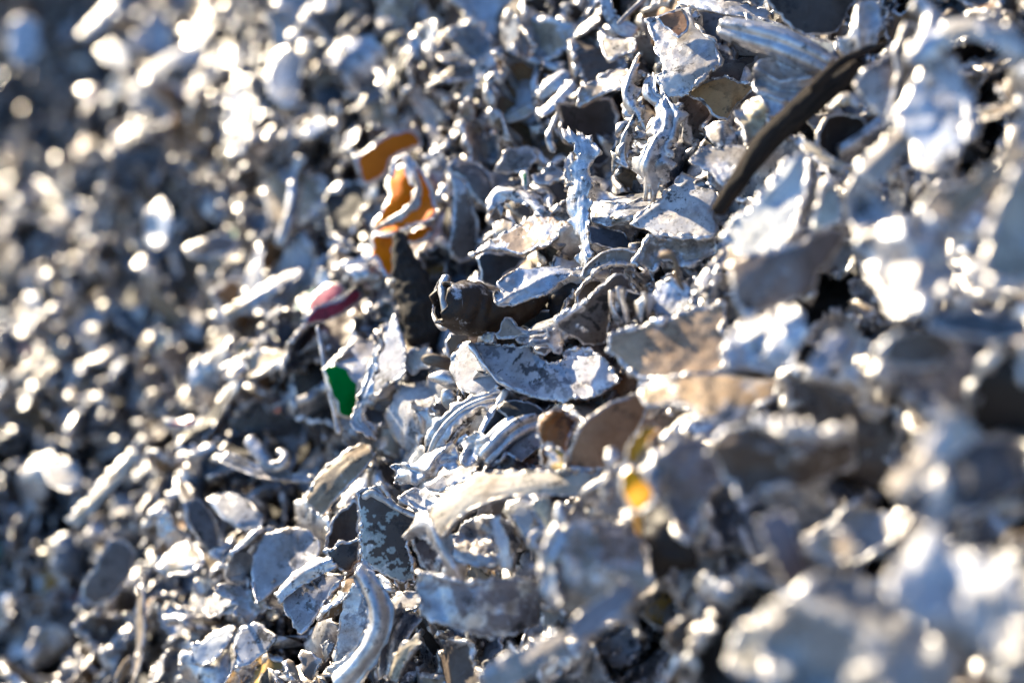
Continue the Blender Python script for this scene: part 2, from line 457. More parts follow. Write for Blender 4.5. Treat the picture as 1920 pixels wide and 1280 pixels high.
    if rim > 0:
        # the thickened, smeared edge the shredder left, following the outline
        nxt = {a_: b_ for a_, b_ in bd}; loop = [bd[0][0]]
        while nxt.get(loop[-1], loop[0]) != loop[0] and len(loop) < len(bd) + 1: loop.append(nxt[loop[-1]])
        Q = P[loop]; Nq = vn[loop]
        Tq = unit(np.roll(Q, -1, 0) - np.roll(Q, 1, 0)); Bq = unit(np.cross(Tq, Nq))
        m_ = len(Q); uu = np.linspace(0, 1, m_, endpoint=False)
        kj = max(8, m_ // 3); JJ = Jag(rg, ((kj, 1.0), (kj * 2, .6)))
        mod = np.clip(.55 + .75 * Jag(rg, ((5, 1.0), (11, .6)))(uu), .0, 1.2)
        rad = rim * .001 * np.clip(.55 + .55 * JJ(uu), .1, 1.6) * (.35 + .75 * mod)
        if m_ > 8:
            ks = 7
            ang = np.linspace(0, 2 * math.pi, ks, endpoint=False)
            ring = Q[:, None] + rad[:, None, None] * (np.cos(ang)[None, :, None] * Bq[:, None] * 1.25 + np.sin(ang)[None, :, None] * Nq[:, None])
            ring = ring + rg.normal(0, .00022, ring.shape) * np.minimum(1, rad / .0004)[:, None, None]
            idx = np.arange(m_ * ks).reshape(m_, ks)
            fq = np.stack((idx, np.roll(idx, -1, 0), np.roll(np.roll(idx, -1, 0), -1, 1), np.roll(idx, -1, 1)), -1).reshape(-1, 4)
            kids.append(("torn_edge", ring.reshape(-1, 3), fq, rimtint or (.62, .62, .63), .93, np.full(m_ * ks, .62), None))
    return finish(name, cat or name.replace("_", " "), label, V, faces, tint, wear, np.concatenate((e, np.clip(e * 1.5, 0, 1))), V + seedoff, group, lm, mat, kids, parent, part)

def ribbon(name, label, cr, pts, width, h=8, n=(-.3, .3), prof="flat", cup=0.0, groove=(0, 0), t=1.3, roll=0.0, tint=(.55, .56, .58), wear=.7, jag=.5,
           lump=.4, lm=None, cat=None, mat=None, close=False, nu=None, nv=18, parent=None, group=PIECES, hs=None, edge_amt=1.0, part=None):
    """a swept strip, channel or tube. pts (x, y[, extra mm of height]); width in crop pixels, number or list along it"""
    _hs[0] += 1; rg = np.random.default_rng(_hs[0] * 29)
    S_ = CR[cr][2]
    p = np.array([(q[0], q[1], q[2] if len(q) > 2 else 0.0) for q in pts], float)
    wd = np.interp(np.linspace(0, 1, len(p)), np.linspace(0, 1, len(np.atleast_1d(width))), np.atleast_1d(width)) / S_
    rl = np.interp(np.linspace(0, 1, len(p)), np.linspace(0, 1, len(np.atleast_1d(roll))), np.atleast_1d(roll))
    p = crop(cr, p); p = np.column_stack((p, wd, rl))
    p = smooth_poly(p, False, 3)
    L = np.hypot(*np.diff(p[:, :2], axis=0).T).sum()
    p = resample(p, L / (nu or int(np.clip(L / 4.5, 16, 90))), False)
    # a strip keeps near one depth: height is read at the middle, then added
    C = on_pile(*p[len(p) // 2, :2], h * .001)
    nrm = unit(np.array((n[0], n[1], 1.0)))
    rays = np.stack(((p[:, 0] - 960) / F, -(p[:, 1] - 640) / F, -np.ones(len(p))), 1)
    k = (C @ nrm) / (rays @ nrm); k = np.clip(k, -C[2] * .75, -C[2] * 1.3)
    Q = rays * (k * (1 - p[:, 2] * .001 / k))[:, None]
    W_ = p[:, 3] / F * -Q[:, 2] / 2
    Tn = unit(np.gradient(Q, axis=0))
    B = unit(np.cross(Tn, nrm)); Nn = np.cross(B, Tn)
    cr_, sr_ = np.cos(R(1) * p[:, 4])[:, None], np.sin(R(1) * p[:, 4])[:, None]
    B, Nn = B * cr_ + Nn * sr_, Nn * cr_ - B * sr_
    Jw = Jag(rg, ((9, 1.0), (31, .6))); uu = np.linspace(0, 1, len(Q))
    lw = Wave(rg, 6, 1, 5, .6); hw = Wave(rg, 8, 6, 20, .5)
    nv_ = nv
    v = np.linspace(-1, 1, nv_)
    v = np.sign(v) * (1 - (1 - np.abs(v)) ** 1.2) if prof == "flat" else v
    U, Vv = np.meshgrid(uu * L / 60, v, indexing="ij")
    jl = Jag(rg, ((13, 1.0), (37, .7))); jr = Jag(rg, ((13, 1.0), (37, .7)))
    side_j = np.where(Vv > 0, jl(uu)[:, None], jr(uu)[:, None]) * np.abs(Vv) ** 3 * jag * .001
    noise_ = lump * .001 * (.75 * Facet(rg, 16, 1, L / 60)(U, Vv) + .12 * hw(U, Vv * 1.3)) if prof in ('flat', 'channel', 'open') else lump * .001 * (.5 * lw(U, Vv) + .3 * Facet(rg, 14, 1, L / 60)(U, Vv) + .3 * hw(U, Vv * 1.3))
    Wn = W_[:, None]
    if prof == "flat":
        a = Vv * Wn + side_j; b = cup * Wn * (Vv ** 2) + groove[1] * .001 * np.cos(Vv * math.pi * groove[0]) + noise_
        th = t * .001 * (1 + .5 * np.exp(-((1 - np.abs(Vv)) / .1) ** 2) * (1 + .7 * hw(U * 2, Vv)))
        eg = np.exp(-((1 - np.abs(Vv)) / .12) ** 1.4)
    else:
        arc = {"tube": math.pi * .995, "rod": math.pi, "channel": math.pi * .62, "open": math.pi * .8}[prof]
        an = Vv * arc + (0 if prof != "channel" else 0)
        rr = Wn * (1 + .0 * Vv) + noise_ + side_j * .3
        if prof in ("rod",):
            end = np.clip(np.minimum(uu, 1 - uu) / .02, 0.02, 1)[:, None] ** .5; rr = rr * end
        if prof in ("rod", "tube"): 
            wrap = (np.cos(Vv * math.pi) + 1) / 2; rr = rr * 1.0
            # match both ends of the ring
            nz = noise_ * wrap + noise_[:, :1] * (1 - wrap); rr = Wn * (end if prof == "rod" else 1) + nz
        rr = rr + groove[1] * .001 * np.cos(Vv * math.pi * groove[0])
        a = rr * np.sin(an); b = rr * np.cos(an)
        th = np.full(Vv.shape, t * .001)
        eg = np.exp(-((1 - np.abs(Vv)) / .1) ** 1.4) if prof in ("channel", "open") else np.zeros(Vv.shape)
    if prof != "rod":
        ue = np.minimum(uu, 1 - uu)[:, None] * L; eg = np.maximum(eg, np.exp(-(ue / 3.5) ** 1.4) * np.ones_like(eg))
        je = Jag(rg, ((6, 1.0), (15, .6)))((v + 1) / 2)[None] * jag * .0018
        endk = np.exp(-(ue / 5)) * np.where(uu < .5, -1, 1)[:, None]
    else:
        je = np.zeros((1, nv_)); endk = np.zeros((len(uu), 1)); eg = eg * 0
    P = Q[:, None] + a[..., None] * B[:, None] + b[..., None] * Nn[:, None] + (je * endk)[..., None] * Tn[:, None]
    if prof == "rod":
        V = P.reshape(-1, 3); idx = np.arange(len(uu) * nv_).reshape(len(uu), nv_)
        Fc = np.stack((idx[:-1, :-1], idx[:-1, 1:], idx[1:, 1:], idx[1:, :-1]), -1).reshape(-1, 4); e = np.zeros(len(V))
        # straight local coordinates so that bark and fibres run along it
        lc = np.stack((np.broadcast_to(uu[:, None] * L / F * .6, P.shape[:2]), rr * np.sin(an), rr * np.cos(an)), -1).reshape(-1, 3)
    else:
        V, Fc = thicken(P, th); e = np.tile(eg.ravel(), 2) * edge_amt; lc = V + rg.uniform(-4, 4, 3)
    return finish(name, cat or name.replace("_", " "), label, V, Fc, tint, wear, e, lc, group, lm, mat, (), parent, part)

M_CLEAN = scrap_material("solid_enamel", clean=True)
# colours of the things themselves
LAV = (.60, .60, .66); WHI = (.74, .75, .78); SIL = (.56, .57, .60); TAU = (.25, .215, .19); BEI = (.52, .43, .33); BRN = (.30, .17, .095)
DRK = (.035, .026, .021); ORA = (1.0, .25, .0); RUS = (.72, .19, .008); GRN = (.001, .20, .022); BLG = (.38, .42, .48); YEL = (.95, .44, .008)
CHAR = plain_material("charred_wood", (.012, .010, .009), (.085, .065, .05), 380, .8, (.15, 1, 1), .004, 0, 1.0)
BARK = plain_material("dry_bark", (.008, .006, .005), (.085, .055, .034), 620, .9, (.12, 1, 1), .004, 0, 1.0)
# ================================================================== the pieces around the plane of focus
# --- middle of the heap
fp = plate("folded_plate", "pale lavender grey folded plate with dark scuffs lying in the middle of the heap", "J",
      [(450,582),(640,585),(800,590),(850,585),(880,640),(950,680),(1010,720),(1120,690),(1130,640),(1250,605),(1330,630),(1420,720),(1500,850),(1440,920),(1250,990),(1100,1003),(900,985),(840,965),(700,905),(600,830),(520,740),(460,650)],
      h=17, n=(-.55, .75), bend=((75, 5),), folds=(([(640,590),(800,760),(900,960)], -1.0, 120), ([(930,700),(1060,850),(1200,990)], 1.2, 50), ([(850,590),(800,680),(700,760)], .9, 14)), crum=.5, cs=50,
      tint=LAV, wear=.22, rim=1.0, t=1.6, jag=2.5, lm="pale folded plate", seed=5, step=3,
      patch=(([(690,600),(720,620)],26,(.09,.09,.11),.1), ([(540,650),(600,640)],30,(.3,.3,.34),.3), ([(720,740),(800,650)],9,(.06,.06,.07),.1), ([(830,770),(900,760),(960,800)],34,(.10,.10,.12),.3), ([(930,700),(1180,800)],36,(.34,.42,.56),.5), ([(880,900),(950,860),(1300,900),(1420,870)],26,(.2,.2,.24),.4), ([(1140,650),(1300,640)],34,(.22,.24,.28),.5)))
plate("", "", "J",
      [(400,565),(430,640),(500,740),(590,820),(635,875),(560,925),(480,960),(410,930),(360,920),(300,850),(265,770),(275,680),(320,590),(360,560)],
      h=21, n=(-.9, .5), bend=((20, 4),), crum=.5, cs=45, tint=(.58,.58,.63), wear=.28, rim=.8, t=1.3, jag=2, seed=9, parent=fp, part="bent_flap")
ribbon("", "", "J", [(410,575,3),(470,680,3.5),(540,770,3.5),(620,850,3.5),(720,910,3),(860,955,2)], [34,44,40,46,40,30], h=24, n=(-.6,.6),
       prof="rod", lump=.9, wear=.95, tint=SIL, nv=14, parent=fp, part="curled_seam")
tb = ribbon("dark_tube", "dark brown hollow tube with a pale ragged mouth, left of the silver leaf", "J", [(185,275,13),(330,300,6),(470,330,0),(640,350,-4),(820,300,-10),(930,220,-18)], [350,370,360,290,200,110], h=26, n=(-.25, .15),
       prof="tube", t=1.6, lump=1.6, jag=3.0, tint=(.05,.033,.022), wear=.26, nv=60, nu=60, lm="dark hollow tube", edge_amt=.3, cat="metal tube")
ribbon("", "", "J", [(235,60,17),(190,150,19),(212,300,20),(235,400,19),(215,470,17),(150,410,12),(128,330,9),(135,200,9),(180,110,12),(235,60,16)], [50,36,44,40,46,36,24,26,30,50], h=30, n=(-.25,.15), prof="rod", lump=.7,
       tint=(.66,.60,.50), wear=.8, nv=12, parent=tb, part="torn_rim")
plate("metal_leaf", "twisted silver leaf of metal resting on the dark hollow tube", "J",
      [(580,185),(640,190),(615,130),(660,80),(740,40),(770,10),(900,5),(1100,12),(1250,25),(1340,20),(1430,25),(1462,60),(1420,105),(1300,108),(1160,65),(1060,130),(960,200),(860,230),(740,275),(640,285),(605,250)],
      h=27, n=(-.15, .75), bend=((100, 4), (10, 3)), folds=(([(620,270),(800,170),(1000,60),(1400,60)], 2.0, 40), ([(700,110),(760,180),(640,260)], 1.0, 20)), crum=.7, cs=26, tint=(.60,.56,.50), wear=.62, rim=.6, t=1.0, jag=2.5, lm="twisted silver leaf")
plate("metal_cone", "taupe scuffed cone of folded sheet with a silver ridge", "J",
      [(1048,400),(1100,360),(1180,320),(1260,260),(1360,170),(1440,95),(1490,45),(1540,35),(1590,90),(1612,180),(1570,230),(1500,260),(1450,370),(1425,560),(1330,600),(1240,570),(1170,530),(1120,500),(1070,460)],
      h=22, n=(.35, .15), bend=((135, 8),), folds=(([(1060,410),(1250,290),(1500,70)], 3.5, 45), ([(1210,450),(1330,500)], .8, 16)), crum=.5, cs=40, tint=(.27,.225,.19), wear=.12, rim=.9, t=1.4, jag=2, lm="taupe cone", step=3,
      patch=(([(1250,370),(1330,410),(1400,500)],12,(.03,.03,.035),.05), ([(1210,450),(1300,490)],12,(.6,.6,.6),.8), ([(1300,330),(1360,290)],14,(.04,.04,.04),.05), ([(1400,250),(1430,300)],30,(.05,.05,.05),.05), ([(1080,400),(1250,300)],18,(.6,.58,.55),.8)))
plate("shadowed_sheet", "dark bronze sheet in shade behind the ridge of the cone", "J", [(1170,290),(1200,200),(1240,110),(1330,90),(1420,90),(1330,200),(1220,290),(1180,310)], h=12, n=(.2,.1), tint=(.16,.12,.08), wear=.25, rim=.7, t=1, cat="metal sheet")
ribbon("pinched_curl", "dark pinched curl with an open silver mouth, right beside the cone", "J", [(1500,170,2),(1500,260,2),(1540,350,1),(1570,430,0)], [110,130,110,70], h=20, n=(-.2,.2), prof="open", t=1.2, lump=.9, tint=TAU, wear=.6, roll=(150,190), nv=26, cat="metal curl")
plate("dark_fin", "dark fin leading away from the pinched curl", "J", [(1560,170),(1620,210),(1750,250),(1750,330),(1640,380),(1600,430),(1560,330)], h=13, n=(.5,.2), folds=(([(1580,230),(1740,290)], 2, 20),), tint=(.09,.08,.07), wear=.25, rim=.5, t=1, cat="metal fin")
plate("small_curled_shard", "small taupe shard curled under the dark hollow tube", "J",
      [(585,500),(620,480),(640,420),(670,380),(710,390),(760,450),(840,475),(980,460),(990,500),(900,520),(780,515),(700,535),(620,545)], h=27, n=(-.1,.5), bend=((60,2),), folds=(([(660,400),(760,480),(970,480)], 1.5, 20),), crum=.3, cs=25, tint=(.40,.35,.30), wear=.45, rim=.5, t=.9, jag=1.5, cat="metal shard")
plate("cream_nub", "small cream nub at the tip of the curled shard", "J", [(505,510),(540,500),(590,490),(588,545),(560,575),(510,570)], h=27, n=(-.6,.4), crum=.3, cs=20, tint=(.8,.72,.55), wear=.3, rim=.6, t=2.5, jag=1, cat="metal nub")
plate("grey_tab", "small dark grey tab hanging above the folded plate", "J", [(980,465),(1080,470),(1100,560),(1085,650),(1040,640),(990,590),(900,600),(850,580),(860,555),(960,550),(1000,530)], h=26, n=(.1,.25), bend=((0,2),), crum=.4, cs=20, tint=(.22,.22,.24), wear=.5, rim=.5, t=.9, jag=1.8, cat="metal tab")
plate("thin_flake", "thin grey flake lying flat under the curled shard", "J", [(745,540),(780,520),(880,520),(1000,500),(980,530),(880,560),(790,575)], h=24, n=(-.1,.8), crum=.2, tint=TAU, wear=.6, rim=.4, t=.8, jag=1, cat="metal flake")
plate("slate_sheet", "slate blue black sheet in the hollow under the silver leaf", "J", [(760,400),(900,350),(1000,330),(1060,370),(1055,450),(980,465),(860,470),(790,450)], h=6, n=(-.1,.6), crum=.8, cs=25, tint=(.05,.07,.085), wear=.12, rim=.4, t=1, cat="metal sheet")
plate("brown_flake", "dark taupe lid leaning below the grey tab", "J", [(860,590),(960,600),(1010,620),(960,660),(900,640)], h=22, n=(-.2,.6), tint=TAU, wear=.3, rim=.3, t=.8, cat="metal flake")
ribbon("stubby_stick", "stubby grey brown stick poking out beside the pale folded plate", "J", [(35,690,2),(110,690,3),(200,715,1),(290,740,-3)], [40,110,120,100], h=14, n=(-.3,.3), prof="rod", lump=1.0, tint=(.22,.18,.14), wear=.35, nv=16, cat="metal stick")
ribbon("knobbly_stick", "knobbly silver stick poking out below the stubby grey brown one", "J", [(95,830,2),(180,830,3),(260,850,1),(350,880,-3)], [60,120,120,110], h=16, n=(-.3,.3), prof="rod", lump=1.2, tint=SIL, wear=.8, nv=16, cat="metal stick")
plate("bright_seal", "cream curled sheet behind the stubby stick", "A", [(370,640),(420,615),(490,612),(520,660),(480,700),(420,720),(385,690)], h=8, n=(-.6,.5), crum=1, cs=30, tint=(.75,.70,.62), wear=.3, rim=.9, cat="metal sheet")
plate("olive_lining", "tan inner wall under the dark hollow tube", "J", [(240,640),(235,560),(280,505),(360,495),(500,510),(500,560),(420,570),(360,560),(300,600),(265,690)], h=10, n=(.1,.4), tint=(.30,.23,.15), wear=.3, rim=1.0, cat="metal sheet")
ribbon("knob", "lumpy pale knob below the pale folded plate", "J", [(250,920,3),(250,1000,3),(290,1080,1)], [120,150,70], h=14, n=(-.3,.3), prof="rod", lump=1.5, tint=(.6,.55,.47), wear=.6, nv=16, cat="metal lump")
# --- the tan plate and what lies over the tube
plate("tan_plate", "large tan plate with bright worn patch above the silver leaf", "D",
      [(968,895),(1010,860),(1085,812),(1150,775),(1240,730),(1330,680),(1450,643),(1570,648),(1560,700),(1490,740),(1440,800),(1390,840),(1250,878),(1140,862),(1060,860),(1000,890)],
      h=22, n=(-.45,1.0), bend=((110,4),), crum=.6, cs=45, tint=(.56,.42,.31), wear=.14, rim=1.1, t=1.6, jag=3, lm="tan plate", cat="metal plate", step=3.5, patch=(([(1350,760),(1440,750)],50,(.75,.76,.78),.9), ([(1020,860),(1150,850)],26,(.5,.45,.42),.8)))
plate("tooth", "small cream tooth of sheet standing behind the tan plate", "D", [(1085,785),(1110,735),(1160,698),(1195,715),(1210,745),(1140,790)], h=24, n=(-.6,.6), tint=(.72,.62,.48), wear=.3, rim=.5, cat="metal shard")
plate("shade_pocket_sheet", "dark sheet coloured like the shade in the hollow below the tan plate", "A", [(710,190),(760,170),(860,175),(940,190),(900,240),(820,290),(790,340),(730,300)], h=6, n=(.0,.3), tint=(.05,.05,.05), wear=.1, rim=.4, cat="metal sheet")  # near-black tint puts the shade of the hollow into the colour
ribbon("bright_arch", "bright white arched strip behind the tan plate", "D", [(1095,640,2),(1110,570,4),(1180,535,5),(1290,570,4),(1385,660,1)], [80,70,75,75,60], h=20, n=(-.5,.7), prof="flat", cup=-.5, t=2.4, lump=.9, tint=WHI, wear=.8, jag=1.5, lm="bright arched strip", cat="metal strip")
ribbon("upright_strip", "long bright upright strip with flared top and foot", "D", [(1570,225,6),(1610,330,6),(1590,480,6),(1570,600,5),(1590,740,4),(1610,860,3),(1620,960,2)], [70,110,90,150,70,60,110], h=18, n=(-.7,.3), prof="flat", cup=-.35, t=1.8, lump=1.0, tint=WHI, wear=.75, jag=2.5, lm="bright upright strip", cat="metal strip")
ribbon("glinting_sliver", "glinting sliver hanging beside the upright strip", "D", [(1520,340,2),(1530,430,2),(1520,530,0)], [50,70,30], h=16, n=(-.7,.3), t=1.5, tint=WHI, wear=.9, cat="metal sliver")
ribbon("wavy_edge_strip", "wavy bright strip hanging above the green sliver", "D", [(1480,60,3),(1430,160,3),(1400,250,3),(1440,320,1)], [36,44,50,36], h=18, n=(-.6,.3), prof="rod", lump=.9, nv=12, tint=WHI, wear=.9, cat="metal strip")
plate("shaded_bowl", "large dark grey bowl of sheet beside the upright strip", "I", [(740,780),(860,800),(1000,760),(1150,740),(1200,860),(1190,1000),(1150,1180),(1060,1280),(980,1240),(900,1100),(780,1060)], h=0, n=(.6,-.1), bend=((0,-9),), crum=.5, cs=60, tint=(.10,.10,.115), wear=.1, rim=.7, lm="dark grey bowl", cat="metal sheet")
plate("silver_hood", "silver beige hood of sheet over the dark grey bowl", "I", [(890,700),(960,640),(1080,560),(1220,510),(1330,520),(1300,600),(1220,680),(1080,700),(960,760),(900,800)], h=16, n=(-.5,.8), bend=((100,5),), crum=.5, cs=50, tint=(.50,.43,.36), wear=.5, rim=1.0, cat="metal sheet")
plate("green_sliver", "thin green painted sliver between grey plates", "D", [(1255,430),(1280,410),(1298,440),(1300,540),(1275,565),(1258,510)], h=16, n=(-.2,.3), tint=(.04,.28,.14), wear=.12, rim=.3, cat="metal sliver")
plate("mint_chip", "pale mint green chip beside the orange folds", "D", [(770,545),(800,510),(850,480),(855,510),(820,550),(785,565)], h=16, n=(-.4,.5), tint=(.40,.58,.48), wear=.2, rim=.3, cat="metal chip")
plate("grey_wing", "broad grey wing of sheet above the bright arched strip", "D", [(1110,420),(1160,340),(1200,290),(1300,280),(1330,360),(1290,410),(1200,440)], h=14, n=(.1,.3), bend=((60,3),), tint=(.36,.34,.34), wear=.3, rim=.8, cat="metal sheet")
plate("lilac_tile", "lilac grey tile of sheet beside the green sliver", "D", [(1310,450),(1420,380),(1490,400),(1500,470),(1420,500),(1330,500)], h=12, n=(-.3,.5), tint=(.42,.41,.45), wear=.25, rim=.5, cat="metal sheet")
plate("tall_dull_sheet", "tall dull grey sheet standing behind the dark hollow tube", "D", [(860,450),(940,480),(960,560),(990,720),(1000,880),(900,930),(850,900),(860,700),(880,560)], h=6, n=(.3,.1), bend=((0,5),), tint=(.26,.24,.23), wear=.25, rim=.8, cat="metal sheet")
plate("grey_shoulder", "dark grey rounded sheet next to the tall dull one", "D", [(830,380),(900,340),(1010,370),(1080,440),(1110,560),(1060,640),(960,560),(930,480),(850,440)], h=10, n=(.2,.4), bend=((40,5),), tint=(.20,.19,.19), wear=.25, rim=.8, cat="metal sheet")
plate("spotted_block", "spotted pale grey piece in the gap right of the tan plate", "D", [(1640,610),(1720,590),(1830,600),(1880,680),(1840,720),(1740,730),(1650,700)], h=12, n=(-.5,.7), crum=1, cs=25, tint=(.5,.5,.52), wear=.5, rim=.8, cat="metal piece")
plate("dark_blue_slab", "dark blue grey slab under the spotted piece", "D", [(1620,730),(1740,740),(1840,760),(1910,860),(1860,880),(1760,860),(1640,830)], h=8, n=(.2,.5), tint=(.12,.13,.16), wear=.1, rim=.5, cat="metal slab")
ribbon("taupe_trough", "taupe trough curving above the cone", "A", [(1190,300,1),(1240,240,3),(1320,200,3),(1420,220,1)], [50,70,80,70], h=16, n=(-.2,.6), prof="flat", cup=.6, t=1.4, tint=(.34,.29,.24), wear=.4, cat="metal trough")
# --- orange pieces, wood, green flake
plate("rusty_orange_plate", "large rusty orange brown plate behind the orange folds", "D", [(305,335),(350,300),(440,235),(520,205),(610,188),(690,215),(690,285),(620,310),(560,330),(520,380),(480,470),(400,500),(365,515),(335,430)],
      h=14, n=(-.15,.2), bend=((30,2),), crum=.4, cs=70, tint=RUS, wear=.0, mat=M_CLEAN, rim=.45, t=1.4, lm="rusty orange plate", cat="metal plate")
of = plate("orange_fold", "bright orange folded plate with scraped silver band", "D", [(410,700),(440,640),(490,560),(510,450),(560,400),(640,395),(700,440),(760,540),(790,640),(770,690),(640,730),(530,770),(430,765)],
      h=20, n=(-.45,.4), folds=(([(450,650),(660,540),(640,420)], 3.0, 50), ([(640,420),(700,560),(560,700),(420,750)], -1.5, 40)), crum=1.8, cs=32, tint=ORA, wear=.03, mat=M_CLEAN, rim=.5, t=1.4, jag=5, lm="orange folded plate", cat="metal plate")
ribbon("", "", "D", [(520,440,2),(540,350,4),(600,340,5),(640,440,5),(680,520,5),(640,630,5),(520,700,4),(430,740,2)], [24,34,44,40,34,44,40,34], h=22, n=(-.4,.4), prof="flat", cup=-.4, t=1.2, lump=.9, tint=(.62,.55,.48), wear=.6, jag=1.5, parent=of, part="scraped_band")
plate("orange_tongue", "bright orange tongue of sheet below the orange folded plate", "D", [(375,935),(400,860),(430,780),(490,768),(560,772),(600,830),(540,860),(535,1015),(480,1020),(445,990),(425,920)],
      h=15, n=(-.3,.2), folds=(([(440,800),(430,920),(470,1010)], 2, 40),), crum=1.2, cs=28, tint=ORA, wear=.02, mat=M_CLEAN, rim=.4, t=1.2, jag=4, cat="metal plate")
plate("orange_underside", "orange sheet edge tucked behind the charred wood", "D", [(585,780),(680,735),(770,705),(765,750),(710,820),(620,835)], h=10, n=(-.2,.3), tint=ORA, wear=.02, mat=M_CLEAN, rim=.4, cat="metal sheet")
ribbon("charred_wood", "charred black splinter of wood standing beside the dark hollow tube", "A", [(350,80,4),(365,200,4),(420,320,2),(460,450,0),(480,640,-4)], [36,76,170,190,150], h=8, n=(-.1,.2), prof="rod", lump=2.0, tint=DRK, mat=CHAR, nv=26, lm="charred splinter", cat="wood splinter", group="")
gf = plate("green_flake", "deep green painted flake with silver edges", "K", [(905,490),(955,435),(1050,455),(1095,530),(1105,600),(1150,680),(1162,800),(1110,885),(1010,870),(975,760),(948,640),(918,560)],
      h=20, n=(-.15,.1), bend=((0,2),), crum=.7, cs=24, tint=GRN, wear=.0, mat=M_CLEAN, rim=.5, t=1.3, jag=6, lm="green flake", cat="metal flake")
ribbon("silver_splinter", "long pale splinter down the edge of the green flake", "K", [(860,200,2),(900,400,3),(950,700,3),(990,860,3),(1030,1020,1)], [30,50,44,40,60], h=19, n=(-.4,.3), prof="rod", lump=.5, tint=(.7,.66,.55), wear=.8, nv=10, cat="metal splinter")
plate("pointed_sheet", "pale bluish blade of sheet between the green flake and the charred splinter", "A", [(240,740),(262,620),(290,540),(335,455),(375,540),(392,640),(388,715),(320,770),(255,830)], h=14, n=(-.75,.45), bend=((0,2),), crum=.4, cs=60, tint=(.66,.68,.76), wear=.4, rim=.7, lm="pale blade", cat="metal blade")
ribbon("glittering_twist", "glittering twisted strip along the pale blade", "A", [(275,560,3),(255,650,3),(225,760,3),(195,840,3),(165,930,2),(230,985,0)], [40,55,60,40,45,30], h=18, n=(-.5,.3), prof="flat", cup=.3, t=1.4, lump=1.2, jag=2.5, tint=WHI, wear=.95, cat="metal strip")
plate("pink_leaf", "pale leaf of sheet with pink paint rubbed along it", "D", [(20,1200),(60,1120),(150,1060),(230,1050),(270,1090),(220,1140),(130,1180),(60,1230)], h=18, n=(-.5,.6), tint=(.70,.14,.24), wear=.22, rim=.9, cat="metal sheet", lm="pink leaf")
plate("crimson_sheet", "dull crimson sheet in shade under the pink leaf", "D", [(20,1250),(100,1190),(230,1130),(340,1060),(365,1120),(290,1210),(170,1275),(60,1290)], h=17, n=(.2,.2), tint=(.42,.04,.07), wear=.02, rim=.4, cat="metal sheet")
# --- below the folded plate
ribbon("grooved_arch", "grooved silver arch springing from under the folded plate", "L", [(310,480,0),(360,370,3),(430,270,5),(540,170,6),(680,110,5),(820,90,2)], [110,130,130,110,100,80], h=20, n=(-.35,.5), prof="flat", cup=-.35, groove=(2.5,.7), t=1.6, lump=.6, tint=SIL, wear=.7, jag=1.2, nv=30, lm="grooved arch", cat="metal strip")
ribbon("inner_arch", "brown shaded trough nested inside the grooved arch", "L", [(430,400,0),(500,290,3),(590,220,4),(720,180,3),(840,190,0)], [100,110,110,100,80], h=11, n=(0,.2), prof="flat", cup=.5, groove=(3,.6), t=1.4, tint=(.30,.25,.21), wear=.4, nv=26, cat="metal strip")
plate("soot_leaf", "sooty black leaf with a silver hook, below the folded plate", "L", [(780,145),(830,110),(900,100),(1000,120),(1120,190),(1100,230),(980,245),(880,235),(840,215),(800,180)], h=20, n=(-.1,.5), folds=(([(800,150),(1000,200),(1110,210)], 1.5, 30),), crum=.5, cs=25, tint=(.08,.075,.07), wear=.3, rim=.8, cat="metal leaf")
ribbon("fluted_bar", "fluted silver bar leaning below the sooty leaf", "L", [(690,520,0),(780,430,2),(860,340,3),(960,280,2),(1050,250,0)], [110,150,160,150,120], h=17, n=(-.25,.5), prof="channel", groove=(3.5,.8), t=1.4, lump=.6, tint=SIL, wear=.72, nv=34, cat="metal bar", lm="fluted bar")
ribbon("white_edged_bar", "smooth lavender bar beside the fluted one", "L", [(860,520,0),(960,430,1),(1070,350,1)], [150,170,150], h=14, n=(-.35,.6), prof="flat", cup=-.3, t=1.8, tint=(.52,.51,.56), wear=.35, cat="metal bar")
plate("crumpled_fan", "crumpled pale foil fan with deep folds", "L", [(60,570),(130,540),(220,540),(300,470),(380,430),(480,390),(510,430),(505,560),(470,600),(400,560),(370,640),(280,660),(240,690),(150,700),(65,690),(100,620)],
      h=24, n=(-.5,.55), folds=(([(70,570),(200,600),(340,640)], -3, 22), ([(150,545),(210,690)], 2.5, 16), ([(250,660),(360,500),(480,400)], 2.5, 22), ([(330,640),(400,520),(500,500)], -3, 22)), crum=1.6, cs=22, tint=(.58,.53,.52), wear=.6, rim=.6, t=.8, jag=3.5, step=4, lm="crumpled foil fan", cat="metal foil")
plate("cracked_foil", "cracked cream foil block standing next to the crumpled fan", "L", [(505,420),(560,360),(640,325),(720,380),(690,450),(640,530),(560,575),(540,510),(560,450)],
      h=26, n=(-.6,.45), folds=(([(560,450),(640,400),(700,370)], 1.5, 18), ([(560,570),(600,470),(650,340)], -2, 16)), crum=1.3, cs=16, tint=(.68,.63,.58), wear=.6, rim=.7, t=1.4, jag=3, step=4, cat="metal foil")
plate("pale_channel", "smooth pale channel wall under the cracked foil", "L", [(280,690),(400,620),(530,570),(690,500),(705,560),(690,600),(560,660),(450,720),(390,745),(310,730)], h=22, n=(-.5,.8), bend=((60,2.5),), crum=.2, tint=(.62,.60,.60), wear=.25, rim=.9, t=1.5, jag=1.5, cat="metal channel")
plate("scorched_scrap", "scorched dark crumple beside the curved pale strip", "L", [(680,640),(720,560),(800,530),(840,470),(900,510),(1000,540),(1030,620),(940,640),(820,640),(720,680)], h=18, n=(-.2,.3), crum=2, cs=18, tint=(.10,.09,.09), wear=.35, rim=.7, t=1, jag=3, step=4, cat="metal scrap")
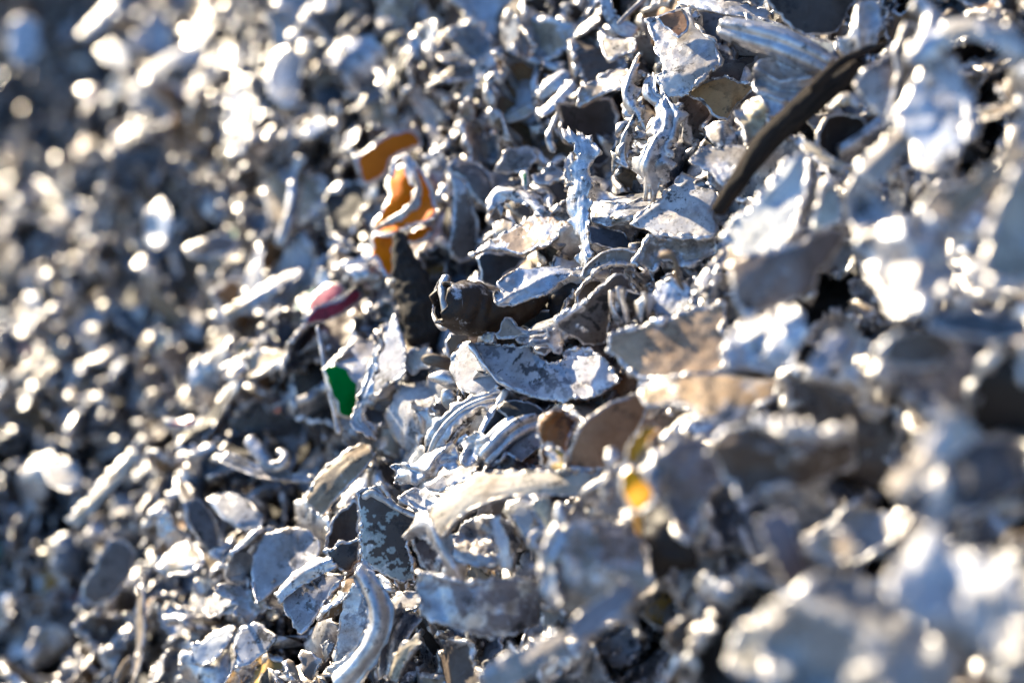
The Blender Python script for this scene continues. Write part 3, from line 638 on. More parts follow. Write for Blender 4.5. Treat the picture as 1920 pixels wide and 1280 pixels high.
bc = plate("brown_rim_curl", "glossy brown curl with golden drip", "L", [(1055,310),(1080,240),(1160,180),(1250,185),(1330,260),(1290,350),(1260,440),(1240,570),(1170,600),(1120,560),(1080,500),(1090,400)], h=26, n=(-.1,.2), bend=((20,6),), folds=(([(1110,540),(1080,400),(1110,260),(1200,200)], 3.0, 26),), crum=1.0, cs=30, tint=(.34,.17,.06), wear=.15, rim=1.1, lm="glossy brown curl", cat="metal curl")
plate("", "", "L", [(1130,440),(1180,430),(1250,480),(1240,590),(1180,610),(1130,580)], h=31, n=(-.5,.4), crum=1, cs=20, tint=(.75,.48,.10), wear=.5, rim=.7, parent=bc, part="golden_lip")
plate("brown_plate", "flat brown plate with a faint darker cloud on it", "L", [(1265,580),(1300,440),(1340,330),(1440,210),(1560,140),(1720,70),(1830,50),(1840,120),(1780,260),(1720,400),(1660,560),(1560,590),(1400,590)],
      h=25, n=(-.05,-.05), bend=((40,2),), crum=.35, cs=80, tint=(.46,.27,.15), wear=.05, rim=.9, rimtint=(.8,.6,.35), t=1.5, jag=1.5, lm="flat brown plate", cat="metal plate")
ribbon("curved_pale_strip", "long pale curved strip bowing across the heap", "L", [(350,970,-2),(480,830,3),(660,730,6),(860,690,7),(1060,690,6),(1280,690,4),(1500,690,0)], [250,250,225,200,180,165,150], h=30, n=(-.6,.75), prof="flat", cup=-.15, t=2.2, lump=.35, jag=.6, tint=(.78,.72,.60), wear=.12, nv=22, lm="curved pale strip", cat="metal strip")
plate("white_chunk", "rough white chunk above the chipped paint plate", "L", [(100,790),(180,740),(280,735),(400,760),(450,790),(370,850),(300,900),(230,870),(160,830)], h=18, n=(-.5,.9), crum=1.2, cs=30, tint=(.74,.76,.80), wear=.4, rim=.9, t=2.5, cat="metal chunk")
cp = plate("chipped_plate", "dark taupe plate with pale mint paint chipped along its side", "C", [(268,300),(300,275),(345,270),(400,320),(470,370),(540,395),(575,410),(500,480),(490,540),(520,620),(522,690),(450,690),(400,670),(290,595),(275,500),(272,400)],
      h=20, n=(-.1,.12), bend=((0,2.5),), crum=.35, cs=70, tint=(.13,.105,.088), wear=.02, patch=(([(278,400),(290,590)],34,(.58,.63,.60),.3), ([(300,480),(370,500)],26,(.58,.63,.60),.3), ([(300,610),(420,660),(520,690)],44,(.58,.63,.60),.3), ([(400,410),(440,380)],13,(.58,.63,.60),.3), ([(410,550),(420,560)],12,(.58,.63,.60),.3), ([(370,440),(380,450)],10,(.58,.63,.60),.3)), step=3, rim=1.0, t=1.4, jag=2, lm="chipped dark plate", cat="metal plate")
ribbon("", "", "C", [(285,320,3),(330,290,3),(400,340,3),(480,385,3),(560,410,2)], [30,36,34,30,24], h=22, n=(-.1,.12), prof="rod", lump=.5, tint=(.8,.76,.7), wear=.6, nv=10, parent=cp, part="top_rim")
plate("brown_cup", "dark brown cup of sheet leaning on the chipped plate", "C", [(120,545),(125,470),(155,410),(215,360),(258,310),(272,400),(275,505),(205,525),(150,560)], h=12, n=(.2,.1), bend=((0,-4),), tint=(.09,.065,.05), wear=.1, rim=1.0, rimtint=(.5,.45,.4), lm="brown cup", cat="metal cup")
plate("brown_saucer", "dark saucer shaped piece under the brown cup", "C", [(120,560),(200,520),(275,503),(285,600),(225,655),(160,610)], h=15, n=(-.1,.1), tint=(.085,.075,.07), wear=.15, rim=.8, cat="metal piece")
fl = ribbon("fender_loop", "thick silver loop bent like a fender, at the bottom edge", "C", [(265,640,6),(310,700,7),(355,800,7),(362,890,7),(320,990,6),(250,1080,5),(160,1160,3)], [60,90,110,110,110,120,130], h=20, n=(-.3,.25), prof="flat", cup=-.55, groove=(1.5,1.0), t=3.0, lump=.5, jag=1.0, tint=SIL, wear=.8, nv=30, lm="thick silver loop", cat="metal loop")
plate("", "", "C", [(245,700),(290,720),(320,800),(325,890),(290,980),(220,1060),(160,1110),(175,980),(190,860),(215,770)], h=13, n=(-.25,.1), bend=((0,-3),), crum=.25, tint=(.36,.37,.42), wear=.5, rim=.7, parent=fl, part="inner_panel")
plate("little_block", "little layered block in the gap behind the silver loop", "C", [(308,690),(360,680),(395,700),(435,750),(400,790),(350,800),(330,760)], h=8, n=(-.4,.4), crum=1, cs=20, tint=(.40,.35,.28), wear=.4, rim=.7, t=3, cat="metal block")
plate("white_wedge", "white wedge of sheet right of the little block", "C", [(375,840),(420,790),(440,745),(500,730),(545,745),(540,800),(470,830),(420,850)], h=14, n=(-.6,.8), tint=WHI, wear=.2, rim=.7, cat="metal wedge")
ribbon("shaded_gutter", "shaded grey gutter running down beside the silver loop", "C", [(500,830,2),(450,900,3),(415,990,2),(400,1120,0)], [130,120,100,70], h=10, n=(.1,.1), prof="flat", cup=.5, groove=(2.5,.9), t=1.6, tint=(.22,.22,.26), wear=.5, nv=24, cat="metal gutter")
ribbon("cream_sliver", "cream lit sliver at the foot of the shaded gutter", "C", [(545,960,3),(490,1000,3),(450,1060,2),(425,1140,1)], [30,60,60,40], h=18, n=(-.6,.4), prof="flat", t=1.6, tint=(.75,.66,.48), wear=.3, cat="metal sliver")
plate("corner_chip", "square grey chip at the bottom edge beside the silver loop", "C", [(20,1010),(70,1010),(108,1040),(90,1090),(60,1140),(20,1130)], h=10, n=(-.3,.3), tint=(.40,.36,.33), wear=.4, rim=.6, cat="metal chip")
hc = ribbon("hooked_curl", "hooked silver curl hanging below the end of the curved pale strip", "C", [(480,490,0),(540,440,4),(600,440,6),(640,520,6),(690,620,5),(740,720,2)], [40,70,80,80,80,60], h=28, n=(-.4,.3), prof="flat", cup=-.5, t=2.0, lump=1.3, jag=2, tint=(.60,.57,.55), wear=.75, lm="hooked silver curl", cat="metal curl")
plate("", "", "C", [(500,500),(560,460),(610,520),(660,620),(640,680),(560,640),(520,580)], h=22, n=(.1,0), tint=(.20,.17,.17), wear=.3, rim=.5, parent=hc, part="inner_face")
plate("faceted_nest", "dark faceted nest of folded silver foil", "C", [(700,480),(760,430),(860,400),(960,440),(990,520),(960,620),(880,640),(780,620),(710,570)], h=16, n=(-.1,.35), folds=(([(700,560),(800,600),(900,620)], 3, 20), ([(740,440),(860,560)], -4, 26)), crum=2.6, cs=26, tint=(.18,.18,.21), wear=.55, rim=.9, cat="metal foil", lm="dark foil nest")
ribbon("pale_prong", "pale prong standing up out of the foil nest", "C", [(880,410,6),(905,480,6),(930,560,5),(935,640,3)], [34,44,44,36], h=24, n=(-.4,.2), prof="flat", cup=-.3, t=2, tint=(.62,.65,.74), wear=.45, cat="metal prong")
ribbon("foil_lip", "curved bright lip along the bottom of the foil nest", "C", [(700,570,3),(780,600,4),(860,610,4),(920,590,2)], [40,50,46,30], h=22, n=(-.3,.5), prof="flat", cup=-.4, t=1.6, tint=SIL, wear=.8, cat="metal strip")
plate("mauve_plate", "broad mauve grey plate below the foil nest", "C", [(540,650),(620,670),(720,690),(860,690),(990,680),(1090,690),(1090,780),(1080,880),(960,930),(860,960),(740,920),(640,880),(560,840),(540,740)], h=22, n=(.1,.25), bend=((10,6),), folds=(([(540,660),(800,700),(1090,690)], 2.5, 40),), crum=1.0, cs=60, tint=(.36,.30,.29), wear=.42, rim=1.1, lm="broad mauve plate", cat="metal plate")
ribbon("cream_finger", "cream lit finger of metal under the curved pale strip", "L", [(1080,790,3),(1090,850,3),(1120,920,2),(1140,990,0)], [60,100,70,36], h=28, n=(-.6,.4), prof="flat", cup=-.3, t=2.0, lump=.8, tint=(.80,.70,.50), wear=.4, cat="metal finger")
ribbon("knuckle_bar", "pale knuckled bar under the curved pale strip", "C", [(1175,340,3),(1180,390,3),(1200,450,2)], [50,80,60], h=34, n=(-.6,.3), prof="rod", lump=1.2, nv=14, tint=(.6,.56,.5), wear=.7, cat="metal bar")
ribbon("silver_hoop", "silver hoop caught below the curved pale strip", "C", [(1130,480,2),(1060,480,4),(1045,530,4),(1090,540,3),(1130,500,1)], [30,40,40,40,26], h=26, n=(-.3,.4), prof="flat", cup=-.3, t=1.6, tint=SIL, wear=.85, cat="metal hoop")
# --- twig and the pieces around it
tw = ribbon("twig", "dark broken twig lying across the heap", "B", [(568,940,-6),(640,830,-1),(740,680,2),(830,580,3),(920,500,4),(1010,420,4),(1110,350,3),(1195,290,0)], [74,82,96,102,108,112,106,84], h=26, n=(-.1,.15), prof="rod", lump=.7, mat=BARK, tint=DRK, nv=30, lm="twig", group="", cat="twig")
ribbon("", "", "B", [(985,400,6),(1060,315,7),(1130,260,6),(1200,235,4),(1270,205,1),(1335,185,-2)], [56,50,44,36,30,16], h=27, n=(-.1,.15), prof="rod", lump=.3, mat=BARK, tint=DRK, nv=14, parent=tw, part="side_shoot")
wb = plate("folded_box", "white creased plate beneath the lower end of the twig", "B", [(190,985),(250,930),(330,870),(400,790),(420,750),(500,790),(570,850),(590,900),(565,950),(580,1010),(540,1040),(420,1040),(300,1020),(250,1000)],
      h=8, n=(-.45,.8), folds=(([(195,985),(330,890),(440,800),(400,750)], 2.2, 20), ([(480,880),(560,960)], 1.2, 16)), crum=.5, cs=60, tint=(.76,.78,.83), wear=.22, rim=1.1, t=1.6, jag=2, lm="white creased plate", cat="metal plate")
plate("", "", "B", [(205,1150),(235,1080),(265,1025),(420,1045),(560,1045),(560,1110),(500,1150),(400,1170),(330,1130),(290,1190),(240,1170)],
      h=8, n=(-.25,.15), crum=.9, cs=35, tint=(.46,.40,.34), wear=.45, rim=1.2, jag=3.5, parent=wb, part="shaded_flank")  # darker tint than the plate above: shade of the downward side as colour
ribbon("brown_wire_loop", "brown wiry tendril hanging under the white creased plate", "B", [(320,1125,3),(360,1115,5),(400,1150,5),(390,1210,4),(430,1280,2)], [34,40,30,30,26], h=30, n=(-.3,.3), prof="rod", lump=.4, tint=(.32,.22,.13), wear=.25, nv=12, cat="metal tendril")
plate("curled_clip", "tan clip of sheet curling under the white creased plate", "H", [(295,690),(340,620),(400,540),(460,470),(470,500),(420,580),(380,650),(330,700)], h=30, n=(-.3,.5), bend=((40,2),), tint=(.38,.30,.22), wear=.4, rim=.8, cat="metal clip")
plate("blue_white_panel", "blue white panel in the gap above the big tan slab", "H", [(110,700),(125,640),(200,620),(290,660),(300,740),(220,790),(140,790),(100,760)], h=14, n=(-.5,.5), tint=(.64,.68,.76), wear=.35, rim=.7, cat="metal panel")
sq = plate("square_plate", "square white plate with rusty tan patch at its top", "B", [(258,85),(320,65),(370,55),(430,12),(468,80),(520,150),(565,180),(592,270),(560,320),(490,370),(415,432),(345,432),(318,345),(350,335),(320,260),(285,170)],
      h=24, n=(-.4,.65), bend=((20,2),), folds=(([(330,340),(440,330),(590,270)], 1.2, 30),), crum=.9, cs=35, tint=(.74,.73,.72), wear=.4, rim=1.2, t=2.2, jag=4, lm="square white plate", cat="metal plate")
plate("", "", "B", [(310,80),(360,50),(420,30),(450,90),(440,140),(400,170),(350,130)], h=28.5, n=(-.35,.5), crum=.3, tint=(.36,.18,.09), wear=.08, rim=.3, t=.8, parent=sq, part="rusty_patch")
ribbon("fluted_bar_long", "long fluted silver bar running up to the twig", "B", [(595,125,3),(700,150,4),(850,190,4),(970,240,2),(1070,290,0)], [80,100,100,100,90], h=28, n=(-.25,.6), prof="open", groove=(4,.7), t=1.5, lump=.5, tint=(.60,.58,.58), wear=.75, nv=40, lm="long fluted bar", cat="metal bar")
plate("blue_grey_sheet", "smooth blue grey sheet behind the long fluted bar", "B", [(700,62),(790,85),(880,120),(960,162),(1095,190),(1092,262),(1000,235),(860,160),(700,105)], h=18, n=(-.4,.7), crum=.2, tint=(.50,.56,.60), wear=.08, rim=.5, jag=1, cat="metal sheet")
plate("dark_disc", "big dark brown rounded plate at the top edge", "B", [(770,-60),(1200,-60),(1175,20),(1130,100),(1080,145),(1030,158),(960,162),(900,120),(830,60),(790,10)], h=24, n=(.1,.1), bend=((30,3),), crum=.4, cs=80, tint=(.10,.085,.075), wear=.1, rim=.8, lm="dark rounded plate", cat="metal plate")
ribbon("top_rim_strip", "bright strip along the top edge above the fluted bar", "B", [(420,0,2),(560,30,3),(680,50,3),(800,70,2)], [50,60,60,50], h=22, n=(-.4,.8), prof="flat", cup=-.3, t=2, tint=WHI, wear=.7, cat="metal strip")
plate("tan_shell", "tan brown shell of sheet under the square white plate", "B", [(430,400),(540,350),(610,330),(740,380),(700,440),(640,480),(625,540),(560,520),(500,440)], h=8, n=(-.1,.3), bend=((30,-3),), tint=(.56,.34,.15), wear=.05, rim=.6, lm="tan shell", cat="metal shell")
plate("pleated_fan", "pleated grey fan tucked under the twig", "B", [(728,300),(760,270),(830,258),(900,280),(1000,325),(980,400),(900,480),(800,500),(755,440),(735,380)], h=24, n=(-.2,.4), folds=(([(740,300),(850,360),(990,340)], 3, 14), ([(745,350),(850,400),(960,400)], -3, 14), ([(750,400),(860,440),(930,440)], 3, 14)), crum=.9, cs=40, tint=(.40,.40,.43), wear=.6, rim=.9, step=4, cat="metal fan")
plate("cream_crumple", "cream crumpled piece under the pleated fan", "B", [(650,485),(690,450),(770,425),(790,480),(800,540),(740,600),(700,640),(685,580),(665,530)], h=26, n=(-.6,.5), crum=2.2, cs=18, tint=(.76,.66,.46), wear=.4, rim=.9, step=4, cat="metal crumple")
plate("patina_lump", "dark mottled lump between tan shell and twig", "B", [(520,560),(560,530),(620,535),(665,590),(660,640),(600,655),(545,630)], h=18, n=(-.2,.5), bend=((0,3),), crum=.7, cs=25, tint=(.34,.30,.27), wear=.4, rim=.6, cat="metal lump")
plate("dusty_shelf", "dusty grey shelf of sheet left of the twig", "B", [(445,710),(500,660),(580,650),(700,640),(720,680),(660,770),(600,800),(570,770),(510,740)], h=20, n=(-.3,.8), crum=.7, cs=35, tint=(.50,.49,.48), wear=.4, rim=.7, cat="metal shelf")
plate("dark_hollow_bowl", "dark brown hollow bowl behind the twig", "B", [(1010,560),(1060,500),(1140,500),(1230,530),(1260,600),(1220,690),(1160,730),(1080,690),(1020,640)], h=6, n=(.1,0), bend=((0,-5),(90,-4)), crum=.3, tint=(.045,.03,.022), wear=.04, rim=.5, jag=5, rimtint=(.3,.24,.17), lm="dark hollow bowl", cat="metal bowl")
ribbon("golden_lip", "golden lit lip of metal above the dark hollow bowl", "B", [(1065,470,3),(1110,440,5),(1165,420,4),(1190,470,2)], [36,46,46,30], h=28, n=(-.6,.6), prof="rod", lump=1.2, nv=12, tint=(.7,.55,.28), wear=.7, cat="metal lip")
ribbon("bowl_strut", "thin cream strut crossing under the dark hollow bowl", "B", [(930,610,2),(990,670,3),(1060,710,3),(1130,745,1)], [26,40,40,34], h=22, n=(-.5,.6), prof="flat", t=1.6, tint=(.68,.60,.45), wear=.5, cat="metal strut")
ribbon("crumpled_column", "crumpled bright column of foil left of the twig", "I", [(1530,780,2),(1560,880,3),(1540,1000,4),(1480,1100,4),(1440,1260,2),(1420,1400,0)], [220,250,240,230,220,160], h=20, n=(-.6,.35), prof="flat", cup=-.3, groove=(2.5,.8), t=1.6, lump=2.4, jag=3.5, tint=(.68,.64,.60), wear=.7, nv=34, lm="crumpled foil column", cat="metal foil")
ribbon("spiky_strand", "spiky bright strand beside the crumpled foil column", "I", [(1330,470,3),(1290,600,4),(1260,720,4),(1320,830,3),(1390,960,1)], [50,90,120,90,70], h=22, n=(-.6,.35), prof="flat", cup=-.6, t=1.6, lump=2.0, jag=4, tint=WHI, wear=.9, cat="metal strand")
ribbon("curved_claw", "curved white claw under the square white plate", "I", [(1440,560,3),(1430,660,5),(1470,740,4),(1560,770,1)], [50,90,80,50], h=24, n=(-.6,.35), prof="flat", cup=-.6, t=1.8, lump=.8, tint=WHI, wear=.8, cat="metal claw")
ribbon("lower_strand", "tangled bright strand hanging left of the foil column", "I", [(1330,920,2),(1270,1020,3),(1230,1120,3),(1190,1230,2)], [60,110,100,70], h=18, n=(-.6,.3), prof="flat", cup=-.5, t=1.6, lump=2.0, jag=4, tint=WHI, wear=.9, cat="metal strand")
ribbon("u_bend", "u shaped silver bracket near the top edge", "I", [(960,120,3),(1010,20,4),(1100,-20,4),(1130,120,4),(1210,210,4),(1330,250,2)], [50,60,60,70,80,90], h=20, n=(-.3,.3), prof="flat", cup=-.4, t=2.4, lump=.5, tint=(.58,.62,.72), wear=.6, cat="metal bracket", lm="silver u bracket")
ribbon("diagonal_rod", "straight grey rod slanting out of the u shaped bracket", "I", [(1190,190,2),(1260,110,2),(1350,30,2),(1420,-40,2)], [34,34,34,30], h=24, n=(-.3,.3), prof="rod", lump=.2, nv=12, tint=(.36,.37,.42), wear=.5, cat="metal rod")
plate("cream_web", "cream lit web of sheet below the u shaped bracket", "I", [(1060,230),(1110,300),(1200,300),(1330,290),(1310,370),(1200,410),(1130,450),(1080,380)], h=18, n=(-.6,.7), tint=(.74,.66,.54), wear=.4, rim=.9, cat="metal sheet")
ribbon("lit_finger", "lit finger shaped strip beside the wavy strip", "I", [(590,700,2),(700,620,4),(800,540,3)], [100,140,120], h=14, n=(-.6,.7), prof="flat", cup=-.4, t=2, tint=(.75,.70,.65), wear=.6, cat="metal strip")
ribbon("lit_sliver", "lit sliver just below the finger shaped strip", "I", [(600,870,2),(700,780,3),(780,700,3),(870,620,2)], [70,90,80,70], h=14, n=(-.6,.7), prof="flat", cup=-.4, t=2, tint=WHI, wear=.8, cat="metal sliver")
ribbon("spoon_shape", "spoon shaped beige piece near the dark grey bowl", "I", [(250,920,2),(380,880,3),(500,820,3),(640,760,0)], [40,110,130,90], h=12, n=(-.4,.8), prof="flat", cup=-.4, t=2, tint=(.62,.55,.46), wear=.4, cat="metal piece", lm="spoon shaped piece")
# --- near side, out of focus
plate("big_tan_slab", "big tan slab with worn edge, right of the folded plate", "A", [(1290,600),(1310,550),(1370,525),(1470,500),(1600,455),(1760,420),(1820,410),(1825,600),(1810,700),(1740,735),(1600,745),(1450,735),(1390,690),(1330,650)],
      h=26, n=(-.35,.55), bend=((60,4),), crum=.8, cs=60, tint=(.68,.50,.34), wear=.12, rim=1.3, t=2, lm="big tan slab", cat="metal slab")
plate("amber_ledge", "amber edged ledge of sheet above the flat brown plate", "F", [(0,190),(60,150),(150,125),(290,115),(400,140),(520,150),(500,200),(420,260),(330,310),(230,290),(180,230),(100,230),(20,240)], h=32, n=(-.45,.9), bend=((90,3),), crum=1.3, cs=50, tint=(.80,.60,.38), wear=.34, rim=1.2, t=2, lm="amber ledge", cat="metal ledge")
plate("yellow_drop", "bright yellow orange flake hanging beside the flat brown plate", "C", [(1450,205),(1500,165),(1555,205),(1610,285),(1592,350),(1537,385),(1480,355),(1448,285)], h=58, n=(-.6,.5), tint=YEL, wear=.0, mat=M_CLEAN, rim=.3, lm="yellow orange flake", cat="metal flake")
ribbon("orange_streak", "thin orange strip rising from the yellow orange flake", "C", [(1500,170,3),(1520,110,4),(1560,50,4),(1600,0,3)], [60,90,90,60], h=50, n=(-.5,.3), prof="flat", t=1.5, tint=(.95,.45,.01), wear=.12, cat="metal strip")
ribbon("amber_tail", "thin amber tail below the yellow orange flake", "C", [(1525,350,3),(1530,420,3),(1535,490,2)], [40,36,24], h=43, n=(-.3,.3), prof="rod", nv=10, tint=(.95,.42,.01), wear=.1, cat="metal strip")
ribbon("glitter_lump", "glittering lumpy strip beside the yellow orange flake", "C", [(1430,110,4),(1420,180,5),(1390,260,4),(1380,350,2)], [70,110,110,60], h=46, n=(-.6,.4), prof="rod", lump=3, nv=20, tint=WHI, wear=1.0, cat="metal lump")
ribbon("glitter_edge", "glittering strip bordering the grey blurred plate", "C", [(1640,100,3),(1590,180,4),(1600,270,5),(1640,360,3)], [60,90,110,60], h=48, n=(-.6,.4), prof="rod", lump=2.6, nv=18, tint=WHI, wear=1.0, cat="metal strip")
plate("grey_near_plate", "large smooth grey plate right of the yellow orange flake", "C", [(1620,130),(1700,80),(1800,70),(1900,110),(1920,200),(1860,300),(1800,420),(1760,520),(1700,480),(1650,380),(1610,260)], h=44, n=(.1,.1), bend=((0,6),), crum=1.8, cs=60, jag=5, tint=(.36,.34,.36), wear=.2, rim=1.2, t=2, lm="large smooth grey plate", cat="metal plate")
plate("grey_dome", "large dull grey dome of sheet under the yellow orange flake", "C", [(1110,640),(1130,540),(1200,450),(1320,420),(1450,430),(1540,500),(1600,620),(1590,720),(1480,770),(1350,830),(1220,850),(1130,790)], h=42, n=(-.1,.2), bend=((0,6),(90,5)), crum=2.2, cs=50, jag=5, tint=(.50,.45,.40), wear=.42, rim=1.4, t=2, lm="dull grey dome", cat="metal sheet")
ribbon("dome_edge", "bright curled edge strip on the near side of the dull grey dome", "C", [(1180,460,3),(1130,540,5),(1105,640,6),(1130,740,5),(1180,800,3)], [50,60,60,90,60], h=48, n=(-.6,.3), prof="flat", cup=-.5, t=2.4, lump=1.3, tint=(.78,.68,.5), wear=.7, cat="metal strip")
ribbon("diagonal_bar_near", "straight mauve bar slanting under the dull grey dome", "C", [(1230,950,2),(1330,860,3),(1420,790,3),(1510,720,2)], [100,110,110,90], h=50, n=(-.2,.5), prof="flat", cup=-.2, t=3, lump=.4, tint=(.40,.37,.40), wear=.3, cat="metal bar", lm="mauve bar")
ribbon("bottom_bar", "long beige bar slanting at the bottom edge", "C", [(840,1160,2),(960,1090,3),(1080,1030,3),(1200,970,2)], [110,130,120,100], h=46, n=(-.2,.6), prof="flat", cup=-.2, t=3, lump=.6, tint=(.48,.43,.38), wear=.35, cat="metal bar", lm="long beige bar")
ws = plate("white_slab", "large white slab standing right of the twig end", "H", [(460,420),(520,330),(620,240),(700,130),(760,50),(850,30),(865,130),(830,250),(800,380),(740,460),(640,500),(520,510)], h=44, n=(-.55,.7), bend=((40,4),), folds=(([(640,240),(760,130),(800,60)], 3, 60),), crum=.8, cs=60, tint=(.76,.78,.76), wear=.15, rim=1.2, t=2, lm="large white slab", cat="metal slab")
plate("", "", "H", [(865,40),(910,130),(900,240),(850,340),(800,410),(815,330),(850,220)], h=38, n=(.9,.1), tint=(.16,.15,.15), wear=.1, rim=.5, parent=ws, part="bent_flank")
plate("purple_grey_sheet", "big curved purple grey sheet below the large white slab", "H", [(480,560),(560,520),(700,480),(820,430),(960,370),(1045,380),(1010,470),(930,580),(880,690),(780,730),(640,790),(560,800),(500,740)], h=48, n=(.05,.15), bend=((60,6),), crum=1.6, cs=70, jag=5, tint=(.31,.255,.23), wear=.12, rim=1.3, t=2, lm="purple grey sheet", cat="metal sheet")
plate("pale_green_fin", "pale upright fin with bright edge right of the white slab", "H", [(870,380),(900,270),(930,160),(990,150),(1020,240),(1035,350),(980,370),(900,400)], h=40, n=(-.35,.25), tint=(.52,.57,.55), wear=.2, rim=1.4, cat="metal fin")
plate("blinding_clump", "large glaring white clump of crumpled sheet, right of the purple grey sheet", "H", [(1100,430),(1180,400),(1220,350),(1350,340),(1450,320),(1510,370),(1520,480),(1560,560),(1500,700),(1400,770),(1290,800),(1220,720),(1150,620),(1180,540),(1110,490)], h=56, n=(-.6,.6), folds=(([(1110,440),(1250,560),(1230,700)], -5, 60), ([(1300,350),(1400,560),(1330,760)], 5, 90)), crum=2.6, cs=50, tint=(.78,.78,.80), wear=.45, rim=2.2, t=2.5, jag=7, lm="glaring white clump", cat="metal clump")
plate("ice_blue_clump", "ice blue crumpled piece right of the pale upright fin", "H", [(1040,200),(1080,130),(1150,130),(1190,200),(1240,280),(1300,340),(1220,360),(1150,390),(1090,420),(1050,330)], h=46, n=(-.5,.4), crum=2.2, cs=50, tint=(.55,.61,.72), wear=.5, rim=1.5, cat="metal clump")
ribbon("slanting_light_bar", "pale bar slanting up above the ice blue piece", "H", [(1130,130,2),(1200,60,3),(1290,-20,3),(1370,-110,2)], [90,90,80,80], h=50, n=(-.4,.4), prof="flat", cup=-.3, t=3, tint=(.56,.51,.47), wear=.3, cat="metal bar")
plate("beige_shelf", "beige shelf of sheet above the glaring white clump", "H", [(1400,290),(1480,200),(1560,170),(1650,180),(1640,260),(1600,330),(1560,420),(1510,360),(1450,330)], h=58, n=(-.3,.4), crum=.8, cs=60, tint=(.52,.44,.36), wear=.25, rim=1.3, lm="beige shelf", cat="metal sheet")
ribbon("long_cream_bar", "thick cream bar slanting up to the right edge", "H", [(1560,290,0),(1680,190,2),(1790,90,3),(1890,0,2)], [90,110,120,120], h=62, n=(-.4,.5), prof="flat", cup=-.3, t=3, lump=.7, tint=(.52,.47,.38), wear=.25, cat="metal bar", lm="thick cream bar")
plate("tongue_near", "long grey tongue with cream lit side at the right edge", "H", [(1690,520),(1720,430),(1770,300),(1830,170),(1900,90),(1960,120),(1960,620),(1880,650),(1800,670),(1720,620)], h=64, n=(-.25,.15), bend=((10,7),), crum=.7, cs=90, tint=(.50,.46,.40), wear=.25, rim=2.0, rimtint=(.75,.66,.45), lm="long grey tongue", cat="metal tongue")
plate("frosty_block", "frosty white block high on the right side", "B", [(1360,480),(1420,380),(1480,260),(1560,230),(1640,300),(1680,420),(1690,560),(1620,680),(1540,740),(1460,720),(1440,640),(1380,580)], h=54, n=(-.5,.5), bend=((20,5),), crum=1.6, cs=70, tint=(.68,.72,.80), wear=.35, rim=1.6, t=2.5, lm="frosty white block", cat="metal block")
plate("cream_edge_plate", "blue grey plate with thin cream edge right of the twig tip", "B", [(1165,370),(1230,300),(1300,270),(1345,210),(1360,330),(1330,440),(1320,520),(1270,500),(1200,440)], h=40, n=(-.3,.3), bend=((0,2),), tint=(.50,.53,.58), wear=.15, rim=1.1, rimtint=(.8,.66,.4), cat="metal plate")
plate("shaded_fin", "tan brown shaded fin right of the cream edged plate", "B", [(1350,200),(1400,100),(1450,130),(1480,260),(1420,360),(1370,470),(1335,550),(1340,420),(1365,330)], h=42, n=(.6,0), tint=(.28,.23,.18), wear=.15, rim=1.0, cat="metal fin")
ribbon("corner_arc", "broad bright arc in the top right corner", "B", [(1440,290,0),(1500,190,3),(1600,130,5),(1720,120,5),(1830,160,4),(1930,260,1)], [80,90,100,90,80,80], h=56, n=(-.4,.5), prof="flat", cup=-.4, t=3, lump=1.2, tint=(.66,.64,.60), wear=.6, lm="bright corner arc", cat="metal arc")
ribbon("zigzag_strip", "zigzag bright strip above the frosty block", "B", [(1450,10,3),(1520,70,4),(1490,130,4),(1560,200,3)], [40,50,60,70], h=52, n=(-.6,.4), prof="flat", cup=-.3, t=2.5, lump=1.4, tint=(.76,.72,.62), wear=.7, cat="metal strip")
plate("tan_post", "tan lit post near the tip of the twig", "B", [(1100,170),(1150,150),(1180,60),(1200,0),(1290,0),(1290,110),(1270,190),(1210,230),(1180,260),(1120,270)], h=28, n=(-.3,.2), folds=(([(1190,0),(1195,230)], 4, 26),), crum=.9, cs=40, tint=(.52,.45,.38), wear=.5, rim=1.1, cat="metal post")
# --- bottom right
plate("white_triangle", "bright white triangle of sheet near the bottom edge", "F", [(325,1200),(350,1130),(385,1060),(440,1040),(470,1075),(472,1180),(465,1240),(400,1255),(350,1235)], h=62, n=(-.55,.6), crum=.5, tint=(.80,.77,.66), wear=.12, rim=1.2, lm="bright white triangle", cat="metal triangle")
plate("big_blue_slab", "very large blue grey slab along the bottom edge", "F", [(470,1040),(520,970),(620,920),(720,880),(820,860),(870,930),(950,1010),(1050,1080),(1130,1130),(1180,1230),(1150,1340),(500,1340),(480,1240)], h=62, n=(-.5,.6), bend=((60,6),), folds=(([(560,960),(760,1050),(1000,1150)], 7, 70), ([(700,900),(900,1000),(1100,1200)], -6, 60)), crum=5, cs=45, jag=8, tint=(.57,.60,.64), wear=.22, rim=2.0, t=3, lm="very large blue grey slab", cat="metal slab")
plate("frost_blue_fan", "frosty blue fan of sheet in the bottom right corner", "F", [(930,860),(980,800),(1060,740),(1120,700),(1160,760),(1240,790),(1330,800),(1400,860),(1440,960),(1440,1160),(1360,1200),(1280,1170),(1190,1170),(1140,1080),(1050,1040),(960,980)], h=74, n=(-.5,.5), bend=((20,7),), folds=(([(1160,760),(1150,900),(1200,1150)], -7, 60),), crum=4.5, cs=50, jag=8, tint=(.64,.66,.70), wear=.3, rim=2.0, t=3, lm="frosty blue fan", cat="metal sheet")
ribbon("light_bar_right", "straight lit bar slanting in front of the dark gaps", "F", [(955,575,0),(1020,510,3),(1110,400,5),(1210,290,3)], [70,80,100,130], h=64, n=(-.4,.5), prof="flat", cup=-.35, t=3, lump=.8, tint=(.68,.62,.54), wear=.45, lm="straight lit bar", cat="metal bar")
